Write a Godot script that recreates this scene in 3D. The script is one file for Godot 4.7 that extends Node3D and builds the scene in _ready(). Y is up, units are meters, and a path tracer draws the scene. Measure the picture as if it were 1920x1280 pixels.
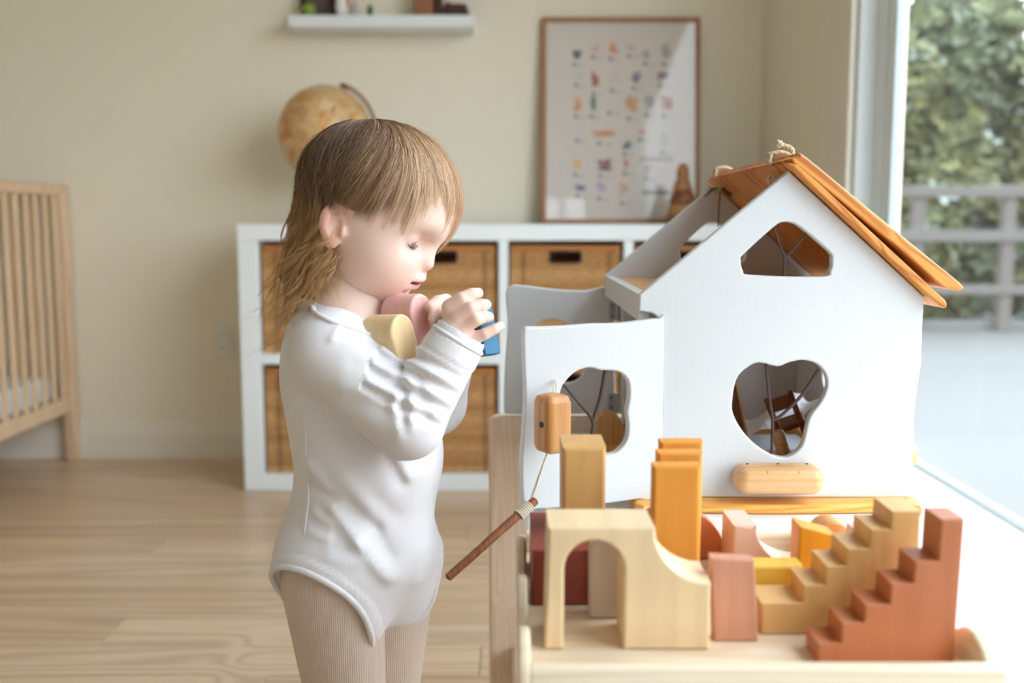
extends Node3D
# A toddler holding wooden blocks beside a white dollhouse on a low table; metres, y up.

# ------------------------------------------------------------------ mesh helpers
class Geo:
	var v := PackedVector3Array()
	var n := PackedVector3Array()
	var uv := PackedVector2Array()
	var c := PackedColorArray()
	var col := Color.WHITE
	func tri(a: Vector3, b: Vector3, d: Vector3, na: Vector3, nb: Vector3, nd: Vector3, ua := Vector2.ZERO, ub := Vector2.ZERO, ud := Vector2.ZERO) -> void:
		if (b - a).cross(d - a).dot(na + nb + nd) > 0.0:
			v.append(a); v.append(d); v.append(b)
			n.append(na); n.append(nd); n.append(nb)
			uv.append(ua); uv.append(ud); uv.append(ub)
		else:
			v.append(a); v.append(b); v.append(d)
			n.append(na); n.append(nb); n.append(nd)
			uv.append(ua); uv.append(ub); uv.append(ud)
		c.append(col); c.append(col); c.append(col)
	func quad(a: Vector3, b: Vector3, d: Vector3, e: Vector3, nn: Vector3) -> void:
		tri(a, b, d, nn, nn, nn, Vector2(0, 1), Vector2(1, 1), Vector2(1, 0))
		tri(a, d, e, nn, nn, nn, Vector2(0, 1), Vector2(1, 0), Vector2(0, 0))
	func quadn(a: Vector3, b: Vector3, d: Vector3, e: Vector3, na: Vector3, nb: Vector3, nd: Vector3, ne: Vector3) -> void:
		tri(a, b, d, na, nb, nd)
		tri(a, d, e, na, nd, ne)
	# plain box lo..hi with a small chamfer on every edge
	func box(lo: Vector3, hi: Vector3, b := 0.002, xf := Transform3D()) -> void:
		var ce := (lo + hi) / 2.0
		var h := (hi - lo) / 2.0
		b = minf(b, minf(h.x, minf(h.y, h.z)) * 0.49)
		var ax := [Vector3(1, 0, 0), Vector3(0, 1, 0), Vector3(0, 0, 1)]
		var hh := [h.x, h.y, h.z]
		for i in 3:
			var j := (i + 1) % 3
			var k := (i + 2) % 3
			var A: Vector3 = ax[i]
			var B: Vector3 = ax[j]
			var D: Vector3 = ax[k]
			for s in [-1.0, 1.0]:
				var p: Vector3 = ce + A * (hh[i] * s)
				var u: Vector3 = B * (hh[j] - b)
				var w: Vector3 = D * (hh[k] - b)
				quad(xf * (p - u - w), xf * (p + u - w), xf * (p + u + w), xf * (p - u + w), (xf.basis * (A * s)).normalized())
				for t in [-1.0, 1.0]:
					var e0: Vector3 = ce + A * (hh[i] * s) + B * ((hh[j] - b) * t)
					var e1: Vector3 = ce + A * ((hh[i] - b) * s) + B * (hh[j] * t)
					var n0: Vector3 = (xf.basis * (A * s * 0.8 + B * t * 0.2)).normalized()
					var n1: Vector3 = (xf.basis * (A * s * 0.2 + B * t * 0.8)).normalized()
					quadn(xf * (e0 - w), xf * (e0 + w), xf * (e1 + w), xf * (e1 - w), n0, n0, n1, n1)
		for sx in [-1.0, 1.0]:
			for sy in [-1.0, 1.0]:
				for sz in [-1.0, 1.0]:
					var q := Vector3(sx, sy, sz)
					var nn := (xf.basis * q).normalized()
					tri(xf * (ce + q * Vector3(h.x, h.y - b, h.z - b)), xf * (ce + q * Vector3(h.x - b, h.y, h.z - b)), xf * (ce + q * Vector3(h.x - b, h.y - b, h.z)), nn, nn, nn)
	static func ringed(p: PackedVector2Array, ccw: bool) -> PackedVector2Array:
		var area := 0.0
		for i in p.size():
			area += p[i].cross(p[(i + 1) % p.size()])
		if (area > 0.0) != ccw:
			p = p.duplicate()
			p.reverse()
		return p
	static func inset(p: PackedVector2Array, b: float) -> PackedVector2Array:
		var o := PackedVector2Array()
		var m := p.size()
		for i in m:
			var e0 := (p[i] - p[(i + m - 1) % m]).normalized()
			var e1 := (p[(i + 1) % m] - p[i]).normalized()
			var n0 := Vector2(-e0.y, e0.x)
			var n1 := Vector2(-e1.y, e1.x)
			var mid := (n0 + n1).normalized()
			o.append(p[i] + mid * (b / maxf(mid.dot(n0), 0.4)))
		return o
	# outline with holes, drawn in x and y, extruded from z0 to z1, edges rounded by b
	func ext(outer: PackedVector2Array, holes: Array, z0: float, z1: float, b := 0.002, xf := Transform3D(), sharp := 0.75) -> void:
		var rings := [ringed(outer, true)]
		for h in holes:
			rings.append(ringed(h, false))
		var pieces := [inset(rings[0], b)]
		var sc := Transform2D(0, Vector2(1000, 1000), 0, Vector2.ZERO)
		pieces[0] = sc * (pieces[0] as PackedVector2Array)
		for r in range(1, rings.size()):
			var hole := ringed(sc * inset(rings[r], b), true)
			var hx := 0.0
			for q in hole:
				hx += q.x / hole.size()
			var more := []
			for q in pieces:
				for half in [[-1e5, hx], [hx, 1e5]]:
					var rect := PackedVector2Array([Vector2(half[0], -1e5), Vector2(half[1], -1e5), Vector2(half[1], 1e5), Vector2(half[0], 1e5)])
					for k in Geometry2D.intersect_polygons(q, rect):
						more.append_array(Geometry2D.clip_polygons(k, hole))
			pieces = more
		var merged := PackedVector2Array()
		var ids := PackedInt32Array()
		for q in pieces:
			var simple := [q]
			if Geometry2D.triangulate_polygon(q).is_empty():    # an inset that crosses itself
				simple = Geometry2D.offset_polygon(q, 0.02)
			for w in simple:
				for k in Geometry2D.triangulate_polygon(w):
					ids.append(k + merged.size())
				for k in w:
					merged.append(k / 1000.0)
		var nz := (xf.basis * Vector3(0, 0, 1)).normalized()
		for i in range(0, ids.size(), 3):
			var a := merged[ids[i]]
			var bb := merged[ids[i + 1]]
			var d := merged[ids[i + 2]]
			tri(xf * Vector3(a.x, a.y, z1), xf * Vector3(bb.x, bb.y, z1), xf * Vector3(d.x, d.y, z1), nz, nz, nz, a, bb, d)
			tri(xf * Vector3(a.x, a.y, z0), xf * Vector3(bb.x, bb.y, z0), xf * Vector3(d.x, d.y, z0), -nz, -nz, -nz, a, bb, d)
		for p in rings:
			var m: int = p.size()
			var levels := []
			for s in [0.0, 0.5, 1.0]:
				levels.append([inset(p, b * (1.0 - sin(s * PI / 2))), z1 - b * (1.0 - cos(s * PI / 2)), s])
			for s in [1.0, 0.5, 0.0]:
				levels.append([inset(p, b * (1.0 - sin(s * PI / 2))), z0 + b * (1.0 - cos(s * PI / 2)), 2.0 - s])
			for i in m:
				var j := (i + 1) % m
				var e: Vector2 = (p[j] - p[i]).normalized()
				var ep: Vector2 = (p[i] - p[(i + m - 1) % m]).normalized()
				var en: Vector2 = (p[(j + 1) % m] - p[j]).normalized()
				var o := Vector2(e.y, -e.x)
				var oi := (o + Vector2(ep.y, -ep.x)).normalized() if e.dot(ep) > sharp else o
				var oj := (o + Vector2(en.y, -en.x)).normalized() if e.dot(en) > sharp else o
				for l in levels.size() - 1:
					var L0: Array = levels[l]
					var L1: Array = levels[l + 1]
					var s0: float = L0[2] * PI / 2
					var s1: float = L1[2] * PI / 2
					quadn(xf * Vector3(L0[0][i].x, L0[0][i].y, L0[1]), xf * Vector3(L0[0][j].x, L0[0][j].y, L0[1]), xf * Vector3(L1[0][j].x, L1[0][j].y, L1[1]), xf * Vector3(L1[0][i].x, L1[0][i].y, L1[1]),
						(xf.basis * Vector3(oi.x * sin(s0), oi.y * sin(s0), cos(s0))).normalized(), (xf.basis * Vector3(oj.x * sin(s0), oj.y * sin(s0), cos(s0))).normalized(),
						(xf.basis * Vector3(oj.x * sin(s1), oj.y * sin(s1), cos(s1))).normalized(), (xf.basis * Vector3(oi.x * sin(s1), oi.y * sin(s1), cos(s1))).normalized())
	func tube(p: PackedVector3Array, r: PackedFloat32Array, sides := 8, squash := 1.0) -> void:
		var m := p.size()
		var t0 := (p[1] - p[0]).normalized()
		var nn := t0.cross(Vector3.UP if absf(t0.y) < 0.9 else Vector3.RIGHT).normalized()
		var prev_p := []
		var prev_n := []
		for i in m:
			var t := (p[mini(i + 1, m - 1)] - p[maxi(i - 1, 0)]).normalized()
			nn = (nn - t * nn.dot(t)).normalized()
			var bn := t.cross(nn)
			var ring := []
			var norm := []
			var rad := r[mini(i, r.size() - 1)]
			for k in sides:
				var a := TAU * k / sides
				var d := nn * cos(a) + bn * sin(a)
				ring.append(p[i] + (nn * cos(a) + bn * (sin(a) * squash)) * rad)
				norm.append(d)
			if i > 0:
				for k in sides:
					var l := (k + 1) % sides
					quadn(prev_p[k], prev_p[l], ring[l], ring[k], prev_n[k], prev_n[l], norm[l], norm[k])
			if i == 0 or i == m - 1:
				var tip := p[i] + t * (rad * 0.5 * (1.0 if i else -1.0))
				var tn := t * (1.0 if i else -1.0)
				for k in sides:
					var l := (k + 1) % sides
					tri(ring[k], ring[l], tip, (norm[k] + tn * 0.6).normalized(), (norm[l] + tn * 0.6).normalized(), tn)
			prev_p = ring
			prev_n = norm
	# profile of (radius, height) turned about y
	func lathe(p: PackedVector2Array, segs: int, xf := Transform3D()) -> void:
		for i in p.size() - 1:
			var e := p[i + 1] - p[i]
			if e.length() < 1e-6:
				continue
			var nn := Vector2(e.y, -e.x).normalized()
			var na := nn
			var nb := nn
			if i > 0:
				var ea := p[i] - p[i - 1]
				var q := Vector2(ea.y, -ea.x).normalized()
				if ea.length() > 1e-6 and q.dot(nn) > 0.7:
					na = (q + nn).normalized()
			if i < p.size() - 2:
				var eb := p[i + 2] - p[i + 1]
				var q := Vector2(eb.y, -eb.x).normalized()
				if eb.length() > 1e-6 and q.dot(nn) > 0.7:
					nb = (q + nn).normalized()
			for k in segs:
				var a := TAU * k / segs
				var b := TAU * (k + 1) / segs
				var da := Vector3(cos(a), 0, sin(a))
				var db := Vector3(cos(b), 0, sin(b))
				var up := Vector3.UP
				tri_uv4(xf, da * p[i].x + up * p[i].y, db * p[i].x + up * p[i].y, db * p[i + 1].x + up * p[i + 1].y, da * p[i + 1].x + up * p[i + 1].y,
					da * na.x + up * na.y, db * na.x + up * na.y, db * nb.x + up * nb.y, da * nb.x + up * nb.y, float(k) / segs, float(k + 1) / segs, float(i) / (p.size() - 1), float(i + 1) / (p.size() - 1))
	func tri_uv4(xf: Transform3D, a: Vector3, b: Vector3, d: Vector3, e: Vector3, na: Vector3, nb: Vector3, nd: Vector3, ne: Vector3, u0: float, u1: float, v0: float, v1: float) -> void:
		var bs := xf.basis
		if a.distance_to(b) > 1e-7:
			tri(xf * a, xf * b, xf * d, (bs * na).normalized(), (bs * nb).normalized(), (bs * nd).normalized(), Vector2(u0, v0), Vector2(u1, v0), Vector2(u1, v1))
		if e.distance_to(d) > 1e-7:
			tri(xf * a, xf * d, xf * e, (bs * na).normalized(), (bs * nd).normalized(), (bs * ne).normalized(), Vector2(u0, v0), Vector2(u1, v1), Vector2(u0, v1))
	func ball(ce: Vector3, r: Vector3, bs := Basis(), segs := 20, rings := 12) -> void:
		var p := PackedVector2Array()
		for i in rings + 1:
			var a := -PI / 2 + PI * i / rings
			p.append(Vector2(maxf(cos(a), 0.0), sin(a)))
		var at := v.size()
		lathe(p, segs)
		for i in range(at, v.size()):
			n[i] = (bs * (n[i] / r)).normalized()
			v[i] = ce + bs * (v[i] * r)
	func mesh(off := Vector3.ZERO, colors := false) -> ArrayMesh:
		var a := []
		a.resize(Mesh.ARRAY_MAX)
		var w := v
		if off != Vector3.ZERO:
			w = Transform3D(Basis(), -off) * v
		a[Mesh.ARRAY_VERTEX] = w
		a[Mesh.ARRAY_NORMAL] = n
		if uv.size() == v.size():
			a[Mesh.ARRAY_TEX_UV] = uv
		if colors:
			a[Mesh.ARRAY_COLOR] = c
		var m := ArrayMesh.new()
		m.add_surface_from_arrays(Mesh.PRIMITIVE_TRIANGLES, a)
		return m

# ------------------------------------------------------------------ smooth field and surface nets
class Field:
	var kind := PackedInt32Array()
	var op := PackedInt32Array()
	var a := PackedVector3Array()
	var b := PackedVector3Array()
	var ra := PackedFloat32Array()
	var rb := PackedFloat32Array()
	var k := PackedFloat32Array()
	var bc := PackedVector3Array()
	var br := PackedFloat32Array()
	var bas: Array[Basis] = []
	var disp = null
	var settle := true
	var u := 1.0                                     # unit of the numbers handed in
	func put(kd: int, o: int, p: Vector3, q: Vector3, r0: float, r1: float, kk: float, bs := Basis()) -> void:
		kind.append(kd); op.append(o); a.append(p); b.append(q); ra.append(r0); rb.append(r1); k.append(maxf(kk, 1e-6)); bas.append(bs)
		if kd == 0:
			bc.append(p + q * 0.5); br.append(q.length() * 0.5 + maxf(r0, r1))
		else:
			bc.append(p); br.append(maxf(q.x, maxf(q.y, q.z)))
	func cap(p: Vector3, q: Vector3, r0: float, r1: float, kk := 0.0, o := 0) -> void:
		put(0, o, p * u, (q - p) * u, r0 * u, r1 * u, kk * u)
	func ell(p: Vector3, r: Vector3, kk := 0.0, o := 0, bs := Basis()) -> void:
		put(1, o, p * u, r * u, 0, 0, kk * u, bs.transposed())
	func cut(p: Vector3, nn: Vector3, kk := 0.0) -> void:   # keeps the side that nn points away from
		put(2, 2, p * u, nn.normalized(), 0, 0, kk * u)
	func eval(p: Vector3) -> float:
		var d := 1.0
		for i in kind.size():
			var kk := k[i]
			var o := op[i]
			if o == 0 and p.distance_to(bc[i]) - br[i] > d + kk:
				continue
			var e := 0.0
			if kind[i] == 0:
				var pa := p - a[i]
				var ab := b[i]
				var t := clampf(pa.dot(ab) / maxf(ab.length_squared(), 1e-12), 0.0, 1.0)
				e = (pa - ab * t).length() - (ra[i] + (rb[i] - ra[i]) * t)
			elif kind[i] == 1:
				var q := (bas[i] * (p - a[i])) / b[i]
				var k0 := q.length()
				var k1 := (q / b[i]).length()
				e = k0 * (k0 - 1.0) / k1 if k1 > 1e-9 else -0.005
			else:
				e = (p - a[i]).dot(b[i])
			if o == 0:
				var h := maxf(kk - absf(d - e), 0.0)
				d = minf(d, e) - h * h / (4.0 * kk)
			else:
				if o == 1:
					e = -e
				var h := maxf(kk - absf(d - e), 0.0)
				d = maxf(d, e) + h * h / (4.0 * kk)
		if disp != null and absf(d) < 0.02:
			d += disp.call(p)
		return d
	# meshes the field between lo and hi with cells of size h; the vertices go through xf; paint(p, normal) gives linear colours
	func nets(out: Geo, lo: Vector3, hi: Vector3, h: float, xf := Transform3D(), paint = null) -> void:
		var B := 4
		var bx := int(ceil((hi.x - lo.x) / (h * B)))
		var by := int(ceil((hi.y - lo.y) / (h * B)))
		var bz := int(ceil((hi.z - lo.z) / (h * B)))
		var nx := bx * B + 1
		var ny := by * B + 1
		var nz := bz * B + 1
		var val := PackedFloat32Array()
		val.resize(nx * ny * nz)
		val.fill(99.0)
		var vid := PackedInt32Array()
		vid.resize(nx * ny * nz)
		vid.fill(-1)
		var live := []
		var reach := h * B * 0.87 * 1.5 + 0.002
		for z in bz:
			for y in by:
				for x in bx:
					var d := eval(lo + Vector3(x + 0.5, y + 0.5, z + 0.5) * (h * B))
					if absf(d) < reach:
						live.append(Vector3i(x, y, z))
						for dz in B + 1:
							for dy in B + 1:
								var at := ((z * B + dz) * ny + y * B + dy) * nx + x * B
								for dx in B + 1:
									if val[at + dx] > 90.0:
										val[at + dx] = eval(lo + Vector3(x * B + dx, y * B + dy, z * B + dz) * h)
		var sy := nx
		var sz := nx * ny
		var off := PackedInt32Array([0, 1, sy, sy + 1, sz, sz + 1, sz + sy, sz + sy + 1])
		var pos := PackedVector3Array()
		var nor := PackedVector3Array()
		var cells := PackedInt32Array()
		for l in live:
			for dz in B:
				for dy in B:
					for dx in B:
						var x: int = l.x * B + dx
						var y: int = l.y * B + dy
						var z: int = l.z * B + dz
						var at := z * sz + y * sy + x
						var mask := 0
						for i in 8:
							if val[at + off[i]] < 0.0:
								mask |= 1 << i
						if mask == 0 or mask == 255:
							continue
						var s := Vector3.ZERO
						var cnt := 0
						for i in 8:
							for ax in 3:
								var bit := 1 << ax
								if i & bit:
									continue
								var va := val[at + off[i]]
								var vb := val[at + off[i | bit]]
								if (va < 0.0) == (vb < 0.0):
									continue
								var t := va / (va - vb)
								var q := Vector3(i & 1, (i >> 1) & 1, (i >> 2) & 1)
								q[ax] += t
								s += q
								cnt += 1
						var w := PackedFloat32Array()
						for i in 8:
							w.append(val[at + off[i]])
						var g := Vector3(w[1] + w[3] + w[5] + w[7] - w[0] - w[2] - w[4] - w[6], w[2] + w[3] + w[6] + w[7] - w[0] - w[1] - w[4] - w[5], w[4] + w[5] + w[6] + w[7] - w[0] - w[1] - w[2] - w[3]).normalized()
						vid[at] = pos.size()
						pos.append(lo + (Vector3(x, y, z) + s / cnt) * h)
						nor.append(g)
						cells.append(at)
		if settle:
			for i in pos.size():
				pos[i] -= nor[i] * clampf(eval(pos[i]), -h * 0.6, h * 0.6)
		var cc := PackedColorArray()
		for i in pos.size():
			cc.append(paint.call(pos[i], nor[i]) if paint != null else out.col)
		for i in pos.size():
			pos[i] = xf * pos[i]
			nor[i] = (xf.basis * nor[i]).normalized()
		var step := PackedInt32Array([1, sy, sz])
		for m in cells.size():
			var at := cells[m]
			for ax in 3:
				if (val[at] < 0.0) == (val[at + step[ax]] < 0.0):
					continue
				var p := step[(ax + 1) % 3]
				var q := step[(ax + 2) % 3]
				if at - p - q < 0:
					continue
				var i0 := vid[at]
				var i1 := vid[at - p]
				var i2 := vid[at - p - q]
				var i3 := vid[at - q]
				if i0 < 0 or i1 < 0 or i2 < 0 or i3 < 0:
					continue
				for tr in [[i0, i1, i2], [i0, i2, i3]]:
					var A: int = tr[0]
					var Bb: int = tr[1]
					var D: int = tr[2]
					if (pos[Bb] - pos[A]).cross(pos[D] - pos[A]).dot(nor[A] + nor[Bb] + nor[D]) > 0.0:
						var sw := Bb
						Bb = D
						D = sw
					for e in [A, Bb, D]:
						out.v.append(pos[e]); out.n.append(nor[e]); out.c.append(cc[e]); out.uv.append(Vector2.ZERO)

# ------------------------------------------------------------------ scene helpers
const WZ := 0.4        # near end of the tall window
const WX := 0.2         # left end of the window behind the viewer
var taken := {}
var M := {}
var rng := RandomNumberGenerator.new()

func numbered(called: String) -> String:
	taken[called] = taken.get(called, -1) + 1
	return called if taken[called] == 0 else "%s_%03d" % [called, taken[called]]

func thing(called: String, label: String, category: String, at: Vector3, group := "") -> Node3D:
	var o := Node3D.new()
	o.name = numbered(called)
	o.position = at
	add_child(o)
	tag(o, label, category, group)
	return o

func tag(o: Node3D, label: String, category: String, group := "") -> void:
	o.set_meta("label", label)
	if category:
		o.set_meta("category", category)
	if group:
		o.set_meta("group", group)

func at_of(o: Node) -> Vector3:
	var p := Vector3.ZERO
	while o is Node3D and o != self:
		p += o.position
		o = o.get_parent()
	return p

# commits a shape given in world coordinates as one named mesh under its owner
func part(called: String, g: Geo, m: Material, owner_: Node = null, colors := false) -> MeshInstance3D:
	var o := MeshInstance3D.new()
	var par: Node = owner_ if owner_ else self
	o.mesh = g.mesh(at_of(par), colors)
	o.material_override = m
	if par == self:
		o.name = numbered(called)
	else:
		var i := 0
		var nm := called
		while par.has_node(NodePath(nm)):
			i += 1
			nm = "%s_%03d" % [called, i]
		o.name = nm
	par.add_child(o, true)
	return o

func struct(called: String, g: Geo, m: Material, label: String, owner_: Node = null) -> MeshInstance3D:
	var o := part(called, g, m, owner_)
	if owner_ == null:
		o.set_meta("kind", "structure")
		o.set_meta("label", label)
		o.set_meta("category", called.split("_")[0])
	return o

func copy(o: Node3D, at: Vector3, label: String) -> Node3D:
	var r: Node3D = o.duplicate()
	r.name = numbered(String(o.name).rstrip("0123456789").trim_suffix("_"))
	add_child(r)
	r.position = at
	r.set_meta("label", label)
	return r

func boxed(lo: Vector3, hi: Vector3, b := 0.002, xf := Transform3D()) -> Geo:
	var g := Geo.new()
	g.box(lo, hi, b, xf)
	return g

func curve(p: PackedVector2Array, sub := 4) -> PackedVector2Array:
	var o := PackedVector2Array()
	var m := p.size()
	for i in m:
		for s in sub:
			o.append(p[i].cubic_interpolate(p[(i + 1) % m], p[(i + m - 1) % m], p[(i + 2) % m], float(s) / sub))
	return o

func path3(p: Array, sub := 5) -> PackedVector3Array:
	var o := PackedVector3Array()
	for i in p.size() - 1:
		var a: Vector3 = p[maxi(i - 1, 0)]
		var b: Vector3 = p[i]
		for s in sub:
			o.append(b.cubic_interpolate(p[i + 1], a, p[mini(i + 2, p.size() - 1)], float(s) / sub))
	o.append(p[-1])
	return o

func V2(f: Array) -> PackedVector2Array:
	var o := PackedVector2Array()
	for i in range(0, f.size(), 2):
		o.append(Vector2(f[i], f[i + 1]))
	return o

func rrect(x0: float, y0: float, x1: float, y1: float, r: float, seg := 4) -> PackedVector2Array:
	var o := PackedVector2Array()
	var ce := [Vector2(x1 - r, y1 - r), Vector2(x0 + r, y1 - r), Vector2(x0 + r, y0 + r), Vector2(x1 - r, y0 + r)]
	for q in 4:
		for s in seg + 1:
			var a := PI / 2 * (q + float(s) / seg)
			o.append(ce[q] + Vector2(cos(a), sin(a)) * r)
	return o

# ------------------------------------------------------------------ materials
func mat(c: Color, rough := 0.6, spec := 0.5) -> StandardMaterial3D:
	var m := StandardMaterial3D.new()
	m.albedo_color = c
	m.roughness = rough
	m.metallic_specular = spec
	return m

func rgb8(r: int, g: int, b: int) -> Color:
	return Color(r / 255.0, g / 255.0, b / 255.0)

# wood: rings and fine fibres stretched along u (or along v)
func wood_image(dark: Color, light: Color, sd: int, upright := false, rings := 5.0, stretch := 12, fibre := 0.35) -> ImageTexture:
	var S := 256
	var nz := FastNoiseLite.new()
	nz.seed = sd
	nz.noise_type = FastNoiseLite.TYPE_SIMPLEX_SMOOTH
	nz.frequency = 0.009
	nz.fractal_octaves = 2
	var broad := nz.get_seamless_image(32, S)
	broad.resize(S, S, Image.INTERPOLATE_CUBIC)
	var fn := FastNoiseLite.new()
	fn.seed = sd + 7
	fn.frequency = 0.13
	var fine := fn.get_seamless_image(16, S)
	fine.resize(S, S, Image.INTERPOLATE_CUBIC)
	var im := Image.create(S, S, false, Image.FORMAT_RGB8)
	for y in S:
		for x in S:
			var bv := broad.get_pixel(x, y).r
			var ring := 0.5 + 0.5 * sin((bv * rings + 3.0 * float(y) / S) * TAU)
			ring = ring * ring
			var f := fine.get_pixel(x, y).r
			im.set_pixel(x, y, light.lerp(dark, clampf(ring * (1.0 - fibre) + (f - 0.3) * fibre, 0.0, 1.0)))
	if upright:
		im.rotate_90(CLOCKWISE)
	return ImageTexture.create_from_image(im)

func wood(dark: Color, light: Color, sd: int, upright := false, rough := 0.5, scale := 6.0, rings := 5.0) -> StandardMaterial3D:
	var m := mat(Color.WHITE, rough)
	m.albedo_texture = wood_image(dark, light, sd, upright, rings)
	m.uv1_triplanar = true
	m.uv1_scale = Vector3(scale, scale * 0.4, scale) if upright else Vector3(scale * 0.4, scale, scale)
	m.uv1_triplanar_sharpness = 4.0
	return m

func paint(c: Color, rough := 0.55, bump := 0.02, scale := 14.0) -> StandardMaterial3D:
	var m := mat(c, rough)
	m.heightmap_enabled = true
	m.heightmap_scale = bump
	m.heightmap_texture = M.noise
	m.uv1_triplanar = true
	m.uv1_scale = Vector3.ONE * scale
	return m

func make_materials() -> void:
	var fn := FastNoiseLite.new()
	fn.seed = 3
	fn.frequency = 0.05
	fn.fractal_octaves = 4
	M.noise = ImageTexture.create_from_image(fn.get_seamless_image(256, 256))
	M.wall = paint(rgb8(240, 231, 210), 0.85, 0.02, 5.0)
	M.ceil = mat(rgb8(240, 238, 232), 0.9)
	M.trim = mat(rgb8(236, 228, 212), 0.5)
	M.white = paint(rgb8(211, 212, 212), 0.5, 0.008, 12.0)
	M.unit = mat(rgb8(236, 239, 238), 0.4)
	M.frame = mat(rgb8(232, 238, 238), 0.4)
	M.seat = mat(rgb8(243, 242, 240), 0.5)
	M.sill = mat(rgb8(222, 221, 219), 0.6)
	M.floor = []
	for i in 4:
		var k: Color = [rgb8(222, 192, 156), rgb8(218, 187, 151), rgb8(226, 197, 162), rgb8(214, 183, 147)][i]
		M.floor.append(wood(k.darkened(0.17), k.lightened(0.03), 20 + i, false, 0.3, 2.2, 4.0))
	M.subfloor = mat(rgb8(120, 92, 66), 0.8)
	M.crib = wood(rgb8(214, 178, 138), rgb8(230, 200, 164), 31, true, 0.5, 4.0)
	M.table = wood(rgb8(236, 204, 176), rgb8(248, 228, 206), 32, true, 0.5, 5.0, 7.0)
	M.tray = wood(rgb8(226, 200, 164), rgb8(240, 222, 194), 33, false, 0.45, 5.0)
	M.roof = wood(rgb8(170, 88, 24), rgb8(232, 156, 70), 34, false, 0.4, 7.0, 9.0)
	M.plank = wood(rgb8(212, 132, 40), rgb8(244, 178, 86), 35, false, 0.45, 7.0, 8.0)
	M.log = wood(rgb8(206, 152, 98), rgb8(224, 174, 120), 36, false, 0.4, 9.0, 4.0)
	M.bead = wood(rgb8(166, 106, 54), rgb8(204, 146, 86), 37, true, 0.35, 7.0, 2.0)
	M.stick = wood(rgb8(104, 58, 30), rgb8(156, 92, 48), 38, true, 0.6, 20.0)
	M.loft = wood(rgb8(206, 150, 96), rgb8(222, 172, 118), 39, false, 0.5, 5.0)
	M.toybrown = wood(rgb8(92, 50, 28), rgb8(140, 82, 46), 40, true, 0.5, 12.0)
	M.twig = mat(rgb8(74, 54, 50), 0.85)
	M.rope = mat(rgb8(216, 194, 160), 0.9)
	M.string = mat(rgb8(214, 202, 180), 0.9)
	M.darkstring = mat(rgb8(110, 84, 60), 0.9)
	M.metal = mat(rgb8(168, 174, 178), 0.35)
	M.metal.metallic = 0.3
	M.screw = mat(rgb8(60, 62, 66), 0.4)
	M.black = mat(rgb8(24, 20, 18), 0.6)
	M.basket = mat(Color.WHITE, 0.65)
	M.basket.vertex_color_use_as_albedo = true
	M.basketwood = mat(rgb8(176, 112, 56), 0.7)
	M.picframe = wood(rgb8(140, 92, 52), rgb8(176, 124, 76), 41, true, 0.5, 6.0)
	M.glass = mat(Color(1, 1, 1, 0.04), 0.02)
	M.glass.metallic_specular = 0.35
	M.glass.transparency = BaseMaterial3D.TRANSPARENCY_ALPHA
	M.pane = M.glass.duplicate()
	M.pane.metallic_specular = 0.2
	M.mattress = mat(rgb8(236, 238, 242), 0.9)
	M.vc = mat(Color.WHITE, 0.5)
	M.vc.vertex_color_use_as_albedo = true
	M.deck = paint(rgb8(99, 98, 95), 0.6, 0.2, 1.0)
	M.rail = mat(rgb8(92, 86, 81), 0.8)
	M.bark = mat(rgb8(84, 66, 52), 0.9)
	M.leaf = mat(Color.WHITE, 0.6)
	M.leaf.vertex_color_use_as_albedo = true
	M.leaf.backlight_enabled = true
	M.leaf.backlight = Color(0.3, 0.3, 0.3)

# ------------------------------------------------------------------ everything
func _ready() -> void:
	rng.seed = 11
	setup()
	make_materials()
	room()
	garden()
	crib()
	shelf_unit()
	wall_shelf()
	poster()
	table()
	dollhouse()
	blocks()
	child()

func setup() -> void:
	var cam := Camera3D.new()
	cam.name = "camera"
	cam.position = Vector3(0, 0.775, 0)
	cam.rotation = Vector3(-atan(220.0 / 1900.0), 0, 0)
	cam.near = 0.05
	cam.far = 100.0
	var at := CameraAttributesPhysical.new()
	at.frustum_focal_length = 35.625          # 24 mm frame height: 37.2 degrees upright
	at.frustum_focus_distance = 1.03
	at.exposure_aperture = 3.8
	at.exposure_multiplier = 1.0
	cam.attributes = at
	cam.fov = rad_to_deg(2.0 * atan(640.0 / 1900.0))
	add_child(cam)
	cam.current = true
	var env := Environment.new()
	env.background_mode = Environment.BG_SKY
	var sm := ProceduralSkyMaterial.new()      # bright overcast
	sm.sky_top_color = Color(0.88, 0.945, 1.0)
	sm.sky_horizon_color = Color(0.95, 0.98, 1.0)
	sm.ground_bottom_color = Color(0.62, 0.60, 0.58)
	sm.ground_horizon_color = Color(0.75, 0.74, 0.72)
	sm.energy_multiplier = 5.0
	var sky := Sky.new()
	sky.sky_material = sm
	env.sky = sky
	env.tonemap_mode = Environment.TONE_MAPPER_LINEAR
	env.tonemap_exposure = 1.38
	env.sdfgi_enabled = true
	env.ssao_enabled = true
	env.ssil_enabled = true
	var we := WorldEnvironment.new()
	we.name = "world"
	we.environment = env
	add_child(we)

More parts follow.
